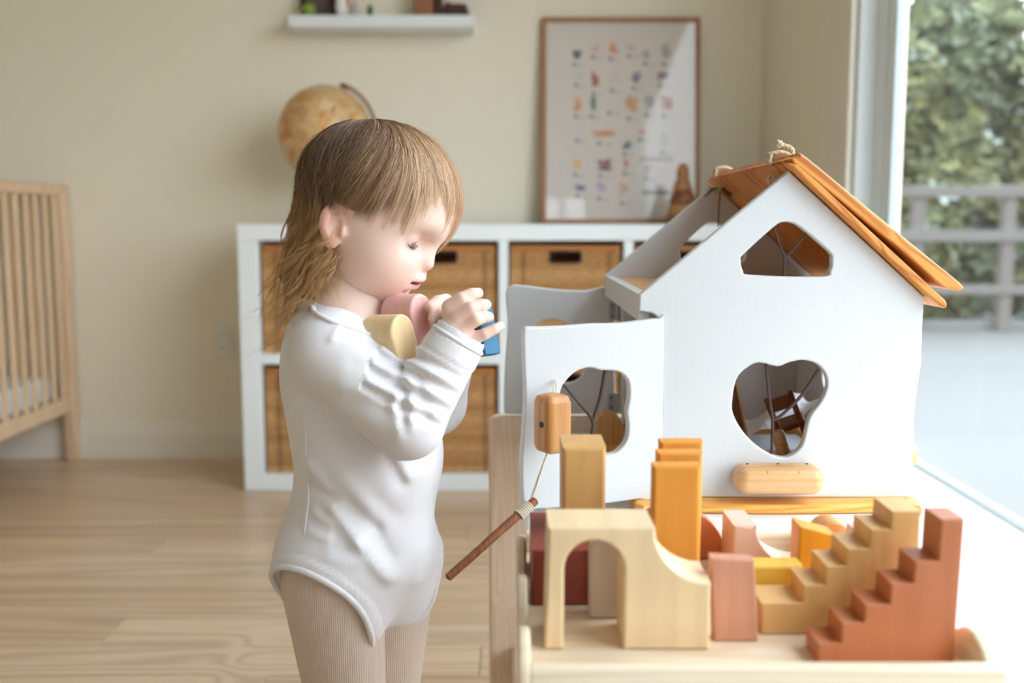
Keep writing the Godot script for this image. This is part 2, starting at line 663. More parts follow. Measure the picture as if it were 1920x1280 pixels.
# ------------------------------------------------------------------ room
func room() -> void:
	var fl := Node3D.new()
	fl.name = "floor"
	add_child(fl)
	fl.set_meta("kind", "structure")
	fl.set_meta("label", "light oak floor of long planks running along the back wall")
	fl.set_meta("category", "floor")
	part("subfloor", boxed(Vector3(-2.75, -0.1, -3.45), Vector3(0.92, -0.009, 2.65), 0.001), M.subfloor, fl)
	var w := 0.127
	var row := 0
	var z := -3.325
	while z < -0.75:
		var x := -2.6 - rng.randf() * 0.9
		var mid := 0
		while x < 0.8:
			var x1 := x + 1.28
			var a := maxf(x, -2.6)
			var e := minf(x1, 0.8)
			if e - a > 0.02:
				part("plank", boxed(Vector3(a + 0.0006, -0.009, z + 0.0006), Vector3(e - 0.0006, 0.0 - rng.randf() * 0.0003, z + w - 0.0006), 0.0012), M.floor[(row * 3 + mid * 2 + rng.randi() % 2) % 4], fl)
			x = x1
			mid += 1
		z += w
		row += 1
	part("plank_field", boxed(Vector3(-2.6, -0.009, z), Vector3(0.8, 0.0, 2.5), 0.001), M.floor[0], fl)
	struct("ceiling", boxed(Vector3(-2.75, 2.5, -3.45), Vector3(0.95, 2.6, 2.65), 0.001), M.ceil, "plain white ceiling above the frame")
	struct("wall_back", boxed(Vector3(-2.75, 0, -3.445), Vector3(0.95, 2.5, -3.325), 0.001), M.wall, "plain beige wall behind the cube shelf")
	struct("wall_left", boxed(Vector3(-2.72, 0, -3.325), Vector3(-2.6, 2.5, 2.5), 0.001), M.wall, "plain beige side wall beyond the cot")
	var g := Geo.new()                          # wall behind the photographer with a wide glazed opening
	g.box(Vector3(-2.72, 0, 2.5), Vector3(WX, 2.5, 2.62), 0.001)
	g.box(Vector3(0.7, 0, 2.5), Vector3(0.92, 2.5, 2.62), 0.001)
	g.box(Vector3(WX, 2.3, 2.5), Vector3(0.7, 2.5, 2.62), 0.001)
	g.box(Vector3(WX, 0, 2.5), Vector3(0.7, 0.1, 2.62), 0.001)
	struct("wall_front", g, M.wall, "beige wall with a wide window behind the viewer")
	g = Geo.new()
	g.box(Vector3(0.8, 0, -3.325), Vector3(0.92, 2.5, -2.42), 0.001)
	g.box(Vector3(0.8, 2.25, -2.42), Vector3(0.92, 2.5, WZ), 0.001)
	g.box(Vector3(0.8, 0, -2.42), Vector3(0.85, 0.26, WZ), 0.001)
	g.box(Vector3(0.8, 0, WZ), Vector3(0.92, 2.5, 2.5), 0.001)
	struct("wall_right", g, M.wall, "beige window wall meeting the back wall at the corner")
	g = Geo.new()
	var prof := V2([0, 0, 0.016, 0, 0.016, 0.085, 0.013, 0.098, 0.008, 0.104, 0.006, 0.118, 0, 0.12])
	g.ext(prof, [], 0.0, 2.3, 0.0005, Transform3D(Basis(Vector3(0, 0, 1), Vector3(0, 1, 0), Vector3(-1, 0, 0)), Vector3(-0.3, 0, -3.325)))
	g.ext(prof, [], 0.0, 1.1, 0.0005, Transform3D(Basis(Vector3(0, 0, 1), Vector3(0, 1, 0), Vector3(-1, 0, 0)), Vector3(0.8, 0, -3.325)))
	struct("baseboard_back", g, M.trim, "low white moulded baseboard along the back wall")
	# window_1: the tall glazed opening at the right
	g = Geo.new()
	g.box(Vector3(0.785, 0.26, -2.585), Vector3(0.80, 2.34, -2.415), 0.003)
	g.box(Vector3(0.785, 2.24, -2.585), Vector3(0.80, 2.34, WZ + 0.16), 0.003)
	struct("trim_1", g, M.trim, "flat cream casing around the tall window at the right")
	var win := Node3D.new()
	win.name = "window_1"
	win.position = Vector3(0.85, 0.26, -2.4)
	add_child(win)
	win.set_meta("kind", "structure")
	win.set_meta("label", "tall window with pale aluminium frame looking onto the deck")
	win.set_meta("category", "window")
	g = Geo.new()
	g.box(Vector3(0.80, 0.26, -2.42), Vector3(0.835, 2.25, -2.395), 0.003)
	g.box(Vector3(0.83, 0.26, -2.42), Vector3(0.90, 2.25, -2.395), 0.004)
	g.box(Vector3(0.83, 2.2, -2.42), Vector3(0.90, 2.25, WZ), 0.004)
	g.box(Vector3(0.80, 0.255, -2.42), Vector3(0.85, 0.278, WZ), 0.003)
	g.box(Vector3(0.83, 0.26, WZ - 0.06), Vector3(0.90, 2.25, WZ), 0.004)
	part("jamb", g, M.frame, win)
	g = Geo.new()
	for zz in [-2.395]:
		g.box(Vector3(0.84, 0.268, zz), Vector3(0.875, 2.2, zz + 0.05), 0.004)
		g.box(Vector3(0.848, 0.268, zz + 0.05), Vector3(0.868, 2.2, zz + 0.1), 0.004)
	g.box(Vector3(0.84, 0.268, WZ - 0.13), Vector3(0.875, 2.2, WZ - 0.06), 0.004)
	g.box(Vector3(0.832, 0.272, -2.36), Vector3(0.848, 0.289, WZ - 0.06), 0.002)
	g.box(Vector3(0.84, 2.14, -2.36), Vector3(0.875, 2.2, WZ - 0.06), 0.004)
	part("sash_frame", g, M.frame, win)
	part("bead", boxed(Vector3(0.842, 0.29, -2.295), Vector3(0.86, 2.14, -2.284), 0.002), mat(rgb8(176, 184, 184), 0.5), win)
	g = Geo.new()
	var turn := Transform3D(Basis(Vector3(0, 0, 1), PI / 2), Vector3(0.836, 1.42, -2.35))
	g.lathe(V2([0, 0.008, 0.006, 0.008, 0.008, 0.004, 0.011, 0.003, 0.011, 0, 0.011, -0.006]), 16, turn)
	part("lock_button", g, M.metal, win)
	for zz in [[-2.284, WZ - 0.13]]:
		part("pane", boxed(Vector3(0.839, 0.280, zz[0]), Vector3(0.843, 2.145, zz[1]), 0.0005), M.pane, win)
	var w2 := Node3D.new()
	w2.name = "window_2"
	w2.position = Vector3((WX + 0.7) / 2, 0.1, 2.56)
	add_child(w2)
	w2.set_meta("kind", "structure")
	w2.set_meta("label", "wide window in the wall behind the viewer")
	w2.set_meta("category", "window")
	g = Geo.new()
	for xx in [WX, (WX + 0.65) / 2, 0.65]:
		g.box(Vector3(xx, 0.1, 2.53), Vector3(xx + 0.05, 2.3, 2.6), 0.004)
	g.box(Vector3(WX, 0.1, 2.53), Vector3(0.7, 0.15, 2.6), 0.004)
	g.box(Vector3(WX, 2.25, 2.53), Vector3(0.7, 2.3, 2.6), 0.004)
	part("window_frame", g, M.frame, w2)
	for xx in [[WX + 0.05, (WX + 0.65) / 2], [(WX + 0.65) / 2 + 0.05, 0.65]]:
		part("pane", boxed(Vector3(xx[0], 0.15, 2.56), Vector3(xx[1], 2.25, 2.564), 0.0005), M.glass, w2)
	# low white window seat under the glass
	g = Geo.new()
	g.box(Vector3(0.50, 0, -2.3), Vector3(0.80, 0.26, 0.9), 0.004)
	g.box(Vector3(0.485, 0.26, -2.32), Vector3(0.80, 0.284, 0.92), 0.005)
	struct("trim_2", g, M.sill, "low white window seat running below the glass")
	# wall socket
	var so := thing("wall_socket", "white double wall socket low on the beige wall left of the cube shelf", "socket", Vector3(-0.954, 0.39, -3.325))
	g = Geo.new()
	g.ext(rrect(-0.985, 0.334, -0.924, 0.447, 0.006), [], -3.325, -3.319, 0.002)
	part("cover_plate", g, M.trim, so)
	for y in [0.366, 0.415]:
		g = Geo.new()
		g.ext(rrect(-0.971, y - 0.017, -0.938, y + 0.017, 0.012), [], -3.32, -3.3165, 0.001)
		part("outlet_face", g, M.ceil, so)
		g = Geo.new()
		for x in [-0.962, -0.949]:
			g.box(Vector3(x, y - 0.004, -3.3168), Vector3(x + 0.003, y + 0.007, -3.316), 0.0002)
		part("slot", g, M.screw, so)

# ------------------------------------------------------------------ outside
func garden() -> void:
	struct("deck", boxed(Vector3(0.92, -0.12, -7.75), Vector3(9.0, -0.02, 4.0), 0.01), M.deck, "pale grey concrete deck outside the window")
	struct("ground", boxed(Vector3(-14, -0.4, -22), Vector3(22, -0.13, 14), 0.01), M.bark, "bare earth below the evergreens outside")
	var fe := thing("deck_railing", "weathered wooden railing at the far edge of the deck, before the evergreens", "railing", Vector3(3.3, -0.02, -7.5))
	for y in [[0.97, 1.05], [0.645, 0.73], [0.255, 0.33]]:
		part("rail", boxed(Vector3(0.95, y[0], -7.52), Vector3(8.5, y[1], -7.48), 0.006), M.rail, fe)
	for x in [1.4, 2.95, 3.62, 5.2, 6.8, 8.3]:
		part("post", boxed(Vector3(x, -0.02, -7.58), Vector3(x + 0.09, 1.06, -7.50), 0.006), M.rail, fe)
	part("kerb", boxed(Vector3(0.95, -0.02, -7.72), Vector3(8.5, 0.05, -7.6), 0.006), M.deck, fe)
	# leaf spray: three bent blades
	var lg := Geo.new()
	for i in 5:
		var a := TAU * i / 5.0
		var d := Vector3(cos(a), 0.55, sin(a)).normalized()
		var s := d.cross(Vector3.UP).normalized() * 0.028
		var nn := s.cross(d).normalized()
		var p0 := Vector3.ZERO
		var p1 := d * 0.055 + nn * 0.006
		var p2 := d * 0.11 - Vector3(0, 0.022, 0)
		lg.tri(p0, p1 - s, p1 + s, nn, nn, nn)
		lg.tri(p1 - s, p2, p1 + s, nn, nn, nn)
	var lm := lg.mesh()
	var spots := [[2.3, -9.3, 2.6, 0.9, 0], [3.3, -9.0, 2.25, 0.8, 1], [4.1, -9.5, 2.85, 0.9, 2], [4.9, -9.0, 2.4, 0.85, 0], [5.9, -9.4, 2.9, 1.0, 1], [3.9, -10.9, 2.75, 1.0, 2], [7.1, -9.1, 2.7, 1.0, 0], [8.4, -9.3, 2.5, 1.0, 1]]
	var says := ["bushy evergreen nearest the window frame, partly behind the wall", "lower yellow-green evergreen just right of the window frame", "tall dark evergreen in the middle of the window view", "broad evergreen at the right edge of the window view", "evergreen shrub beyond the right edge of the view", "tallest evergreen standing behind the others against the sky", "dense evergreen farther along the railing, well past the view", "yellowish evergreen at the far end of the railing"]
	for i in spots.size():
		var s: Array = spots[i]
		var base := Vector3(s[0], -0.13, s[1])
		var t := thing("evergreen_shrub", says[i], "shrub", base, "evergreens beyond the railing")
		var g := Geo.new()
		g.tube(path3([base, base + Vector3(0.03, s[2] * 0.5, 0.02), base + Vector3(0, s[2] * 0.92, 0)], 4), PackedFloat32Array([0.07, 0.06, 0.05, 0.04, 0.035, 0.03, 0.02, 0.015, 0.01]), 7)
		part("trunk", g, M.bark, t)
		var mm := MultiMesh.new()
		mm.transform_format = MultiMesh.TRANSFORM_3D
		mm.use_colors = true
		mm.mesh = lm
		mm.instance_count = 5200
		for k in mm.instance_count:
			var h := pow(rng.randf(), 0.85)
			var a := rng.randf() * TAU
			var lob := 0.78 + 0.22 * sin(a * 3.0 + h * 9.0 + i)
			var r: float = s[3] * lob * sqrt(clampf(1.02 - pow(absf(h - 0.38) / 0.64, 2.4), 0.02, 1.0)) * (0.55 + 0.5 * sqrt(rng.randf()))
			var p := Vector3(cos(a) * r, 0.1 + h * s[2], sin(a) * r)
			var sc := 0.8 + rng.randf() * 1.1
			mm.set_instance_transform(k, Transform3D(Basis.from_euler(Vector3(rng.randf() * 2 - 1, rng.randf() * TAU, rng.randf() * 2 - 1)).scaled(Vector3.ONE * sc), p))
			var v := rng.randf()
			var cc := Color(0.14, 0.16, 0.075).lerp(Color(0.30, 0.29, 0.12), v * v)
			if s[4] == 2:
				cc = cc.lerp(Color(0.10, 0.14, 0.10), 0.5)
			if rng.randf() < 0.08:
				cc = Color(0.36, 0.42, 0.36)
			mm.set_instance_color(k, cc)
		var o := MultiMeshInstance3D.new()
		o.name = "foliage"
		o.multimesh = mm
		o.material_override = M.leaf
		o.set_meta("kind", "stuff")
		t.add_child(o)

# ------------------------------------------------------------------ crib
func crib() -> void:
	var t := thing("baby_crib", "light wooden baby cot with upright slats at the left edge against the back wall", "crib", Vector3(-1.78, 0, -2.65))
	var x1 := -1.435
	var x0 := -2.13
	var z0 := -3.315
	var z1 := -1.98
	for x in [x0, x1 - 0.04]:
		for z in [z0, z1 - 0.04]:
			var g := Geo.new()
			g.ext(rrect(x, z, x + 0.04, z + 0.04, 0.008), [], -0.9, 0.0, 0.004, Transform3D(Basis(Vector3(1, 0, 0), Vector3(0, 0, 1), Vector3(0, -1, 0)), Vector3.ZERO))
			part("leg", g, M.crib, t)
	for x in [x0 + 0.008, x1 - 0.032]:
		part("top_rail", boxed(Vector3(x, 0.865, z0 + 0.02), Vector3(x + 0.024, 0.90, z1 - 0.02), 0.004), M.crib, t)
		part("bottom_rail", boxed(Vector3(x, 0.165, z0 + 0.03), Vector3(x + 0.024, 0.212, z1 - 0.03), 0.004), M.crib, t)
		var z := z0 + 0.058
		while z < z1 - 0.06:
			part("slat", boxed(Vector3(x + 0.0075, 0.205, z), Vector3(x + 0.0165, 0.87, z + 0.026), 0.003), M.crib, t)
			z += 0.063
	for z in [z0 + 0.008, z1 - 0.032]:
		part("end_rail", boxed(Vector3(x0 + 0.03, 0.865, z), Vector3(x1 - 0.03, 0.90, z + 0.024), 0.004), M.crib, t)
		part("end_rail", boxed(Vector3(x0 + 0.03, 0.165, z), Vector3(x1 - 0.03, 0.212, z + 0.024), 0.004), M.crib, t)
		var x := x0 + 0.06
		while x < x1 - 0.08:
			part("slat", boxed(Vector3(x, 0.205, z + 0.0075), Vector3(x + 0.026, 0.87, z + 0.0165), 0.003), M.crib, t)
			x += 0.063
	var g2 := Geo.new()
	g2.ext(rrect(x0 + 0.06, z0 + 0.05, x1 - 0.06, z1 - 0.05, 0.03), [], -0.285, -0.2, 0.02, Transform3D(Basis(Vector3(1, 0, 0), Vector3(0, 0, 1), Vector3(0, -1, 0)), Vector3.ZERO))
	var mt := part("mattress", g2, M.mattress)
	tag(mt, "thin white mattress lying low inside the wooden cot", "mattress")
	var b := Geo.new()
	b.box(Vector3(x0 + 0.03, 0.185, z0 + 0.03), Vector3(x1 - 0.03, 0.2, z1 - 0.03), 0.003)
	part("mattress_base", b, M.crib, t)

# ------------------------------------------------------------------ cube shelf with baskets
func shelf_unit() -> void:
	var zf := -2.895
	var zb := -3.285
	var t := thing("cube_shelf", "white cube shelf unit of two rows holding wicker baskets against the back wall", "shelf unit", Vector3(-0.02, 0, -3.09))
	var xl := -0.782
	var xr := 0.733
	part("top_board", boxed(Vector3(xl, 0.728, zb), Vector3(xr, 0.775, zf), 0.002), M.unit, t)
	part("bottom_board", boxed(Vector3(xl, 0, zb), Vector3(xr, 0.049, zf), 0.002), M.unit, t)
	part("side_board", boxed(Vector3(xl, 0.049, zb), Vector3(xl + 0.057, 0.728, zf), 0.002), M.unit, t)
	part("side_board", boxed(Vector3(xr - 0.057, 0.049, zb), Vector3(xr, 0.728, zf), 0.002), M.unit, t)
	part("middle_shelf", boxed(Vector3(xl + 0.057, 0.373, zb), Vector3(xr - 0.057, 0.404, zf - 0.001), 0.002), M.unit, t)
	for x in [-0.395, -0.038, 0.319]:
		part("divider", boxed(Vector3(x, 0.404, zb), Vector3(x + 0.027, 0.728, zf - 0.002), 0.001), M.unit, t)
		part("divider", boxed(Vector3(x, 0.049, zb), Vector3(x + 0.027, 0.373, zf - 0.002), 0.001), M.unit, t)
	# one basket with its woven front, then copies
	var cx := -0.5605
	var b := thing("wicker_basket", "", "basket", Vector3(cx, 0.404, -3.09), "wicker baskets in the white cube shelf")
	var x0 := cx - 0.158
	var x1 := cx + 0.158
	var y0 := 0.405
	var y1 := 0.715
	var z1 := -2.915
	weave(b, x0, x1, y0, y1 - 0.018, z1)
	var g := Geo.new()
	g.box(Vector3(x0, y0, zb + 0.02), Vector3(x1, y0 + 0.008, z1 - 0.008), 0.002)
	g.box(Vector3(x0, y0, zb + 0.02), Vector3(x0 + 0.008, y1, z1 - 0.006), 0.002)
	g.box(Vector3(x1 - 0.008, y0, zb + 0.02), Vector3(x1, y1, z1 - 0.006), 0.002)
	g.box(Vector3(x0, y0, zb + 0.02), Vector3(x1, y1, zb + 0.028), 0.002)
	part("basket_body", g, M.basketwood, b)
	g = Geo.new()
	g.ext(rrect(x0 - 0.002, -(z1 + 0.003), x1 + 0.002, -(zb + 0.018), 0.012), [rrect(x0 + 0.01, -(z1 - 0.01), x1 - 0.01, -(zb + 0.03), 0.008)], y1 - 0.02, y1, 0.006, Transform3D(Basis(Vector3(1, 0, 0), Vector3(0, 0, -1), Vector3(0, 1, 0)), Vector3.ZERO))
	part("rim", g, M.basketwood, b)
	g = Geo.new()
	g.ext(rrect(cx - 0.047, 0.663, cx + 0.047, 0.700, 0.008), [rrect(cx - 0.041, 0.668, cx + 0.041, 0.694, 0.005)], z1 - 0.008, z1 + 0.004, 0.001)
	part("handle_slot", g, M.black, b)
	var cell := 0.357
	var up := ["behind the toddler's hair, upper row, first cell", "upper row, its handle beside the toddler's nose", "upper row, directly above the open dollhouse door", "upper row, mostly hidden behind the dollhouse roof"]
	var low := ["lower row, behind the toddler's back", "lower row, below the toddler's hands", "lower row, behind the open dollhouse door"]
	tag(b, "woven wicker basket " + up[0], "basket", "wicker baskets in the white cube shelf")
	for i in 4:
		if i > 0:
			copy(b, Vector3(cx + cell * i, 0.404, -3.09), "woven wicker basket " + up[i])
		if i < 3:
			copy(b, Vector3(cx + cell * i, 0.049, -3.09), "woven wicker basket " + low[i])
	# tree-shaped stacking toy in front of the poster
	var s := thing("stacking_tree", "brown wooden tree-shaped stacking toy before the lower right corner of the poster", "toy", Vector3(0.505, 0.775, -3.03))
	var tiers := [[0.775, 0.80, 0.052, 0.048], [0.80, 0.835, 0.046, 0.038], [0.835, 0.872, 0.040, 0.030], [0.872, 0.908, 0.031, 0.020]]
	var tm := [M.toybrown, M.picframe, M.toybrown, M.picframe]
	for i in 4:
		var q: Array = tiers[i]
		g = Geo.new()
		g.lathe(V2([0, q[0], q[2] - 0.003, q[0], q[2], q[0] + 0.004, q[3] + 0.001, q[1] - 0.004, q[3] - 0.003, q[1], 0, q[1]]), 28, Transform3D(Basis(), Vector3(0.505, 0, -3.03)))
		part("tier", g, tm[i], s)
	g = Geo.new()
	g.lathe(V2([0, 0.908, 0.018, 0.908, 0.019, 0.925, 0.016, 0.94, 0.010, 0.951, 0, 0.955]), 24, Transform3D(Basis(), Vector3(0.505, 0, -3.03)))
	part("rounded_top", g, M.picframe, s)
	# globe
	var gc := Vector3(-0.556, 1.045, -3.07)
	var gl := thing("desk_globe", "antique yellow desk globe on the cube shelf behind the toddler's head", "globe", Vector3(gc.x, 0.775, gc.z))
	g = Geo.new()
	var tilt := Basis(Vector3(0, 0, 1), deg_to_rad(-23))
	g.ball(gc, Vector3.ONE * 0.139, tilt, 48, 28)
	part("sphere", g, globe_material(), gl)
	g = Geo.new()
	var arc := PackedVector3Array()
	for i in 25:
		var a := deg_to_rad(67 - 180.0 * i / 24.0)
		arc.append(gc + Vector3(cos(a), sin(a), 0) * 0.151)
	g.tube(arc, PackedFloat32Array([0.005]), 8)
	part("meridian_arm", g, M.toybrown, gl)
	g = Geo.new()
	g.lathe(V2([0, 0, 0.012, 0, 0.014, 0.006, 0.009, 0.014, 0, 0.016]), 14, Transform3D(tilt, gc + tilt * Vector3(0, 0.141, 0)))
	part("axis_cap", g, M.toybrown, gl)
	g = Geo.new()
	g.lathe(V2([0, 0.775, 0.085, 0.775, 0.088, 0.783, 0.07, 0.795, 0.03, 0.806, 0.014, 0.83, 0.011, 0.86, 0.012, 0.895, 0, 0.896]), 32, Transform3D(Basis(), Vector3(gc.x, 0, gc.z)))
	part("base", g, M.toybrown, gl)

func weave(b: Node3D, x0: float, x1: float, y0: float, y1: float, z: float) -> void:
	var g := Geo.new()
	var nx := 72
	var rows := 30
	var cx := (x0 + x1) / 2
	for r in rows:
		var ya := y0 + (y1 - y0) * r / rows
		var yb := y0 + (y1 - y0) * (r + 1) / rows
		var base := Color(0.42, 0.19, 0.055).lerp(Color(0.60, 0.34, 0.13), rng.randf())
		for i in nx:
			var xa := x0 + (x1 - x0) * i / nx
			var xb := x0 + (x1 - x0) * (i + 1) / nx
			if xa > cx - 0.044 and xb < cx + 0.044 and ya > 0.664 and yb < 0.698:
				continue
			var za := z + 0.0024 * sin((xa - x0) / 0.0155 * PI + PI * (r % 2))
			var zb := z + 0.0024 * sin((xb - x0) / 0.0155 * PI + PI * (r % 2))
			var m := (ya + yb) / 2
			g.col = base * (0.86 + 0.28 * rng.randf())
			if absf(xa - (x0 + 0.035)) < 0.007 or absf(xa - (x1 - 0.035)) < 0.007:
				g.col = g.col * 0.62
			g.col.a = 1.0
			var sx := -(zb - za) / (xb - xa) * 0.8
			g.quadn(Vector3(xa, ya, za - 0.003), Vector3(xb, ya, zb - 0.003), Vector3(xb, m, zb), Vector3(xa, m, za), Vector3(sx, -0.75, 1).normalized(), Vector3(sx, -0.75, 1).normalized(), Vector3(sx, 0, 1).normalized(), Vector3(sx, 0, 1).normalized())
			g.quadn(Vector3(xa, m, za), Vector3(xb, m, zb), Vector3(xb, yb, zb - 0.003), Vector3(xa, yb, za - 0.003), Vector3(sx, 0, 1).normalized(), Vector3(sx, 0, 1).normalized(), Vector3(sx, 0.75, 1).normalized(), Vector3(sx, 0.75, 1).normalized())
	var o := part("woven_front", g, M.basket, b, true)
	o.set_meta("kind", "stuff")

func globe_material() -> StandardMaterial3D:
	var W := 512
	var H := 256
	var fn := FastNoiseLite.new()
	fn.seed = 9
	fn.frequency = 0.9
	fn.fractal_octaves = 4
	var im := Image.create(W, H, false, Image.FORMAT_RGB8)
	var sea := rgb8(212, 176, 122)
	for y in H:
		for x in W:
			var la := PI * (float(y) / H - 0.5)
			var lo := TAU * x / W
			var p := Vector3(cos(la) * cos(lo), sin(la), cos(la) * sin(lo))
			var v := fn.get_noise_3dv(p * 1.6)
			var c := sea
			if v > 0.06:
				c = rgb8(206, 142, 70).lerp(rgb8(222, 196, 150), clampf(fn.get_noise_3dv(p * 3.0 + Vector3(7, 0, 0)) * 2.2 + 0.5, 0, 1))
				if v < 0.085:
					c = rgb8(130, 80, 44)
			elif v < -0.25:
				c = rgb8(200, 150, 104)
			if x % 43 == 0 or y % 32 == 0:
				c = c.darkened(0.15)
			im.set_pixel(x, y, c)
	var m := mat(Color.WHITE, 0.4)
	m.albedo_texture = ImageTexture.create_from_image(im)
	return m

# ------------------------------------------------------------------ floating shelf and what stands on it
func wall_shelf() -> void:
	var g := boxed(Vector3(-0.688, 1.3765, -3.325), Vector3(-0.118, 1.413, -3.205), 0.002)
	var sh := part("floating_shelf", g, M.unit)
	tag(sh, "white floating wall shelf at the top of the picture", "shelf")
	var first := get_child_count()
	var y := 1.392
	var f := thing("picture_frame", "dark brown picture box standing at the left end of the floating shelf", "picture frame", Vector3(-0.59, y, -3.24))
	g = Geo.new()
	g.ext(rrect(-0.647, y, -0.527, y + 0.15, 0.003), [rrect(-0.632, y + 0.018, -0.55, y + 0.135, 0.002)], -3.252, -3.225, 0.002)
	part("frame", g, mat(rgb8(52, 30, 24), 0.5), f)
	part("backing", boxed(Vector3(-0.635, y + 0.015, -3.2515), Vector3(-0.548, y + 0.137, -3.25), 0.001), mat(rgb8(104, 84, 82), 0.6), f)
	var gb := thing("green_ball", "bright green round toy in front of the dark picture box", "toy", Vector3(-0.61, y, -3.18))
	g = Geo.new()
	g.ball(Vector3(-0.61, y + 0.022, -3.18), Vector3(0.022, 0.022, 0.022))
	part("ball", g, mat(rgb8(132, 152, 58), 0.5), gb)
	g = Geo.new()
	g.tube(PackedVector3Array([Vector3(-0.61, y + 0.042, -3.18), Vector3(-0.609, y + 0.05, -3.18)]), PackedFloat32Array([0.0018]), 6)
	part("stem", g, M.bark, gb)
	var bd := thing("white_bird", "white bird figurine with an orange bill on the floating shelf", "figurine", Vector3(-0.51, y, -3.19))
	g = Geo.new()
	g.lathe(V2([0, y, 0.010, y, 0.017, y + 0.012, 0.021, y + 0.034, 0.017, y + 0.06, 0.009, y + 0.078, 0.012, y + 0.09, 0.011, y + 0.1, 0, y + 0.107]), 20, Transform3D(Basis(), Vector3(-0.512, 0, -3.19)))
	part("body", g, M.ceil, bd)
	g = Geo.new()
	g.tube(PackedVector3Array([Vector3(-0.505, y + 0.094, -3.188), Vector3(-0.492, y + 0.06, -3.18), Vector3(-0.488, y + 0.022, -3.178)]), PackedFloat32Array([0.005, 0.006, 0.002]), 8)
	part("bill", g, mat(rgb8(196, 120, 62), 0.5), bd)
	g = Geo.new()
	for x in [-0.517, -0.505]:
		g.ball(Vector3(x, y + 0.003, -3.17), Vector3(0.005, 0.003, 0.008), Basis(), 10, 6)
	part("foot", g, mat(rgb8(150, 96, 80), 0.5), bd)
	var vs := thing("small_vase", "pale grey bud vase between the white bird and the little cactus", "vase", Vector3(-0.472, y, -3.2))
	g = Geo.new()
	g.lathe(V2([0, y, 0.011, y, 0.015, y + 0.01, 0.015, y + 0.025, 0.007, y + 0.045, 0.008, y + 0.055, 0.006, y + 0.055, 0.005, y + 0.046, 0, y + 0.04]), 18, Transform3D(Basis(), Vector3(-0.472, 0, -3.2)))
	part("body", g, mat(rgb8(198, 190, 182), 0.4), vs)
	var ca := thing("tiny_cactus", "tiny green toy cactus in the middle of the floating shelf", "cactus", Vector3(-0.4275, y, -3.19))
	g = Geo.new()
	for k in 8:
		var a := TAU * k / 8
		g.ball(Vector3(-0.4275 + cos(a) * 0.005, y + 0.018, -3.19 + sin(a) * 0.005), Vector3(0.0045, 0.018, 0.0045), Basis(), 8, 8)
	part("stem", g, mat(rgb8(72, 104, 46), 0.7), ca)
	g = Geo.new()
	g.ball(Vector3(-0.4275, y + 0.037, -3.19), Vector3(0.006, 0.005, 0.006), Basis(), 10, 8)
	part("flower", g, mat(rgb8(170, 168, 84), 0.6), ca)
	var wb := thing("wooden_box", "tan wooden box standing near the right end of the floating shelf", "box", Vector3(-0.262, y, -3.2))
	part("body", boxed(Vector3(-0.294, y, -3.235), Vector3(-0.234, y + 0.085, -3.18), 0.003), wood(rgb8(140, 88, 54), rgb8(160, 106, 66), 51, true, 0.5, 8.0), wb)
	part("lid", boxed(Vector3(-0.296, y + 0.085, -3.242), Vector3(-0.232, y + 0.097, -3.178), 0.003), M.picframe, wb)
	var pd := thing("dark_book", "thin dark brown book upright beside the tan wooden box", "book", Vector3(-0.224, y, -3.21))
	part("cover", boxed(Vector3(-0.231, y, -3.25), Vector3(-0.211, y + 0.10, -3.17), 0.002), mat(rgb8(70, 44, 22), 0.6), pd)
	part("pages", boxed(Vector3(-0.2285, y + 0.003, -3.248), Vector3(-0.2135, y + 0.098, -3.174), 0.001), M.ceil, pd)
	var car := thing("toy_car", "dark maroon wooden toy car at the right end of the floating shelf", "toy car", Vector3(-0.17, y, -3.19))
	g = Geo.new()
	g.ext(curve(V2([-0.208, y + 0.006, -0.132, y + 0.006, -0.131, y + 0.022, -0.137, y + 0.036, -0.155, y + 0.039, -0.18, y + 0.039, -0.196, y + 0.044, -0.207, y + 0.03]), 3), [], -3.215, -3.165, 0.004)
	part("body", g, mat(rgb8(78, 30, 26), 0.45), car)
	for x in [-0.19, -0.148]:
		for z in [-3.216, -3.164]:
			g = Geo.new()
			g.lathe(V2([0, -0.004, 0.008, -0.004, 0.009, -0.002, 0.009, 0.002, 0.008, 0.004, 0, 0.004]), 16, Transform3D(Basis(Vector3(1, 0, 0), PI / 2), Vector3(x, y + 0.009, z)))
			part("wheel", g, M.black, car)
	for i in range(first, get_child_count()):     # set on the shelf's narrow board
		var o: Node3D = get_child(i)
		o.position += Vector3(o.position.x * 0.034, 0.021, -0.062)

# ------------------------------------------------------------------ framed animal alphabet
func poster() -> void:
	var t := thing("framed_poster", "brown framed poster of small animal pictures leaning on the beige wall", "poster", Vector3(0.345, 0.775, -3.2))
	var lean := Transform3D(Basis(Vector3(1, 0, 0), deg_to_rad(-6.0)), Vector3(0.345, 0.7755, -3.245))
	var g := Geo.new()
	g.ext(rrect(-0.251, 0, 0.251, 0.652, 0.001, 1), [rrect(-0.237, 0.014, 0.237, 0.638, 0.001, 1)], -0.01, 0.012, 0.0015, lean)
	part("frame", g, M.picframe, t)
	g = Geo.new()
	g.quad(lean * Vector3(-0.238, 0.013, 0.002), lean * Vector3(0.238, 0.013, 0.002), lean * Vector3(0.238, 0.639, 0.002), lean * Vector3(-0.238, 0.639, 0.002), lean.basis * Vector3(0, 0, 1))
	var pm := mat(Color.WHITE, 0.7)
	pm.albedo_texture = print_image()
	part("print", g, pm, t)
	g = Geo.new()
	g.box(Vector3(-0.238, 0.013, 0.005), Vector3(0.238, 0.639, 0.007), 0.0003, lean)
	part("glass", g, M.glass, t)
	part("backboard", boxed(Vector3(-0.24, 0.012, -0.009), Vector3(0.24, 0.64, 0.0005), 0.0005, lean), M.picframe, t)

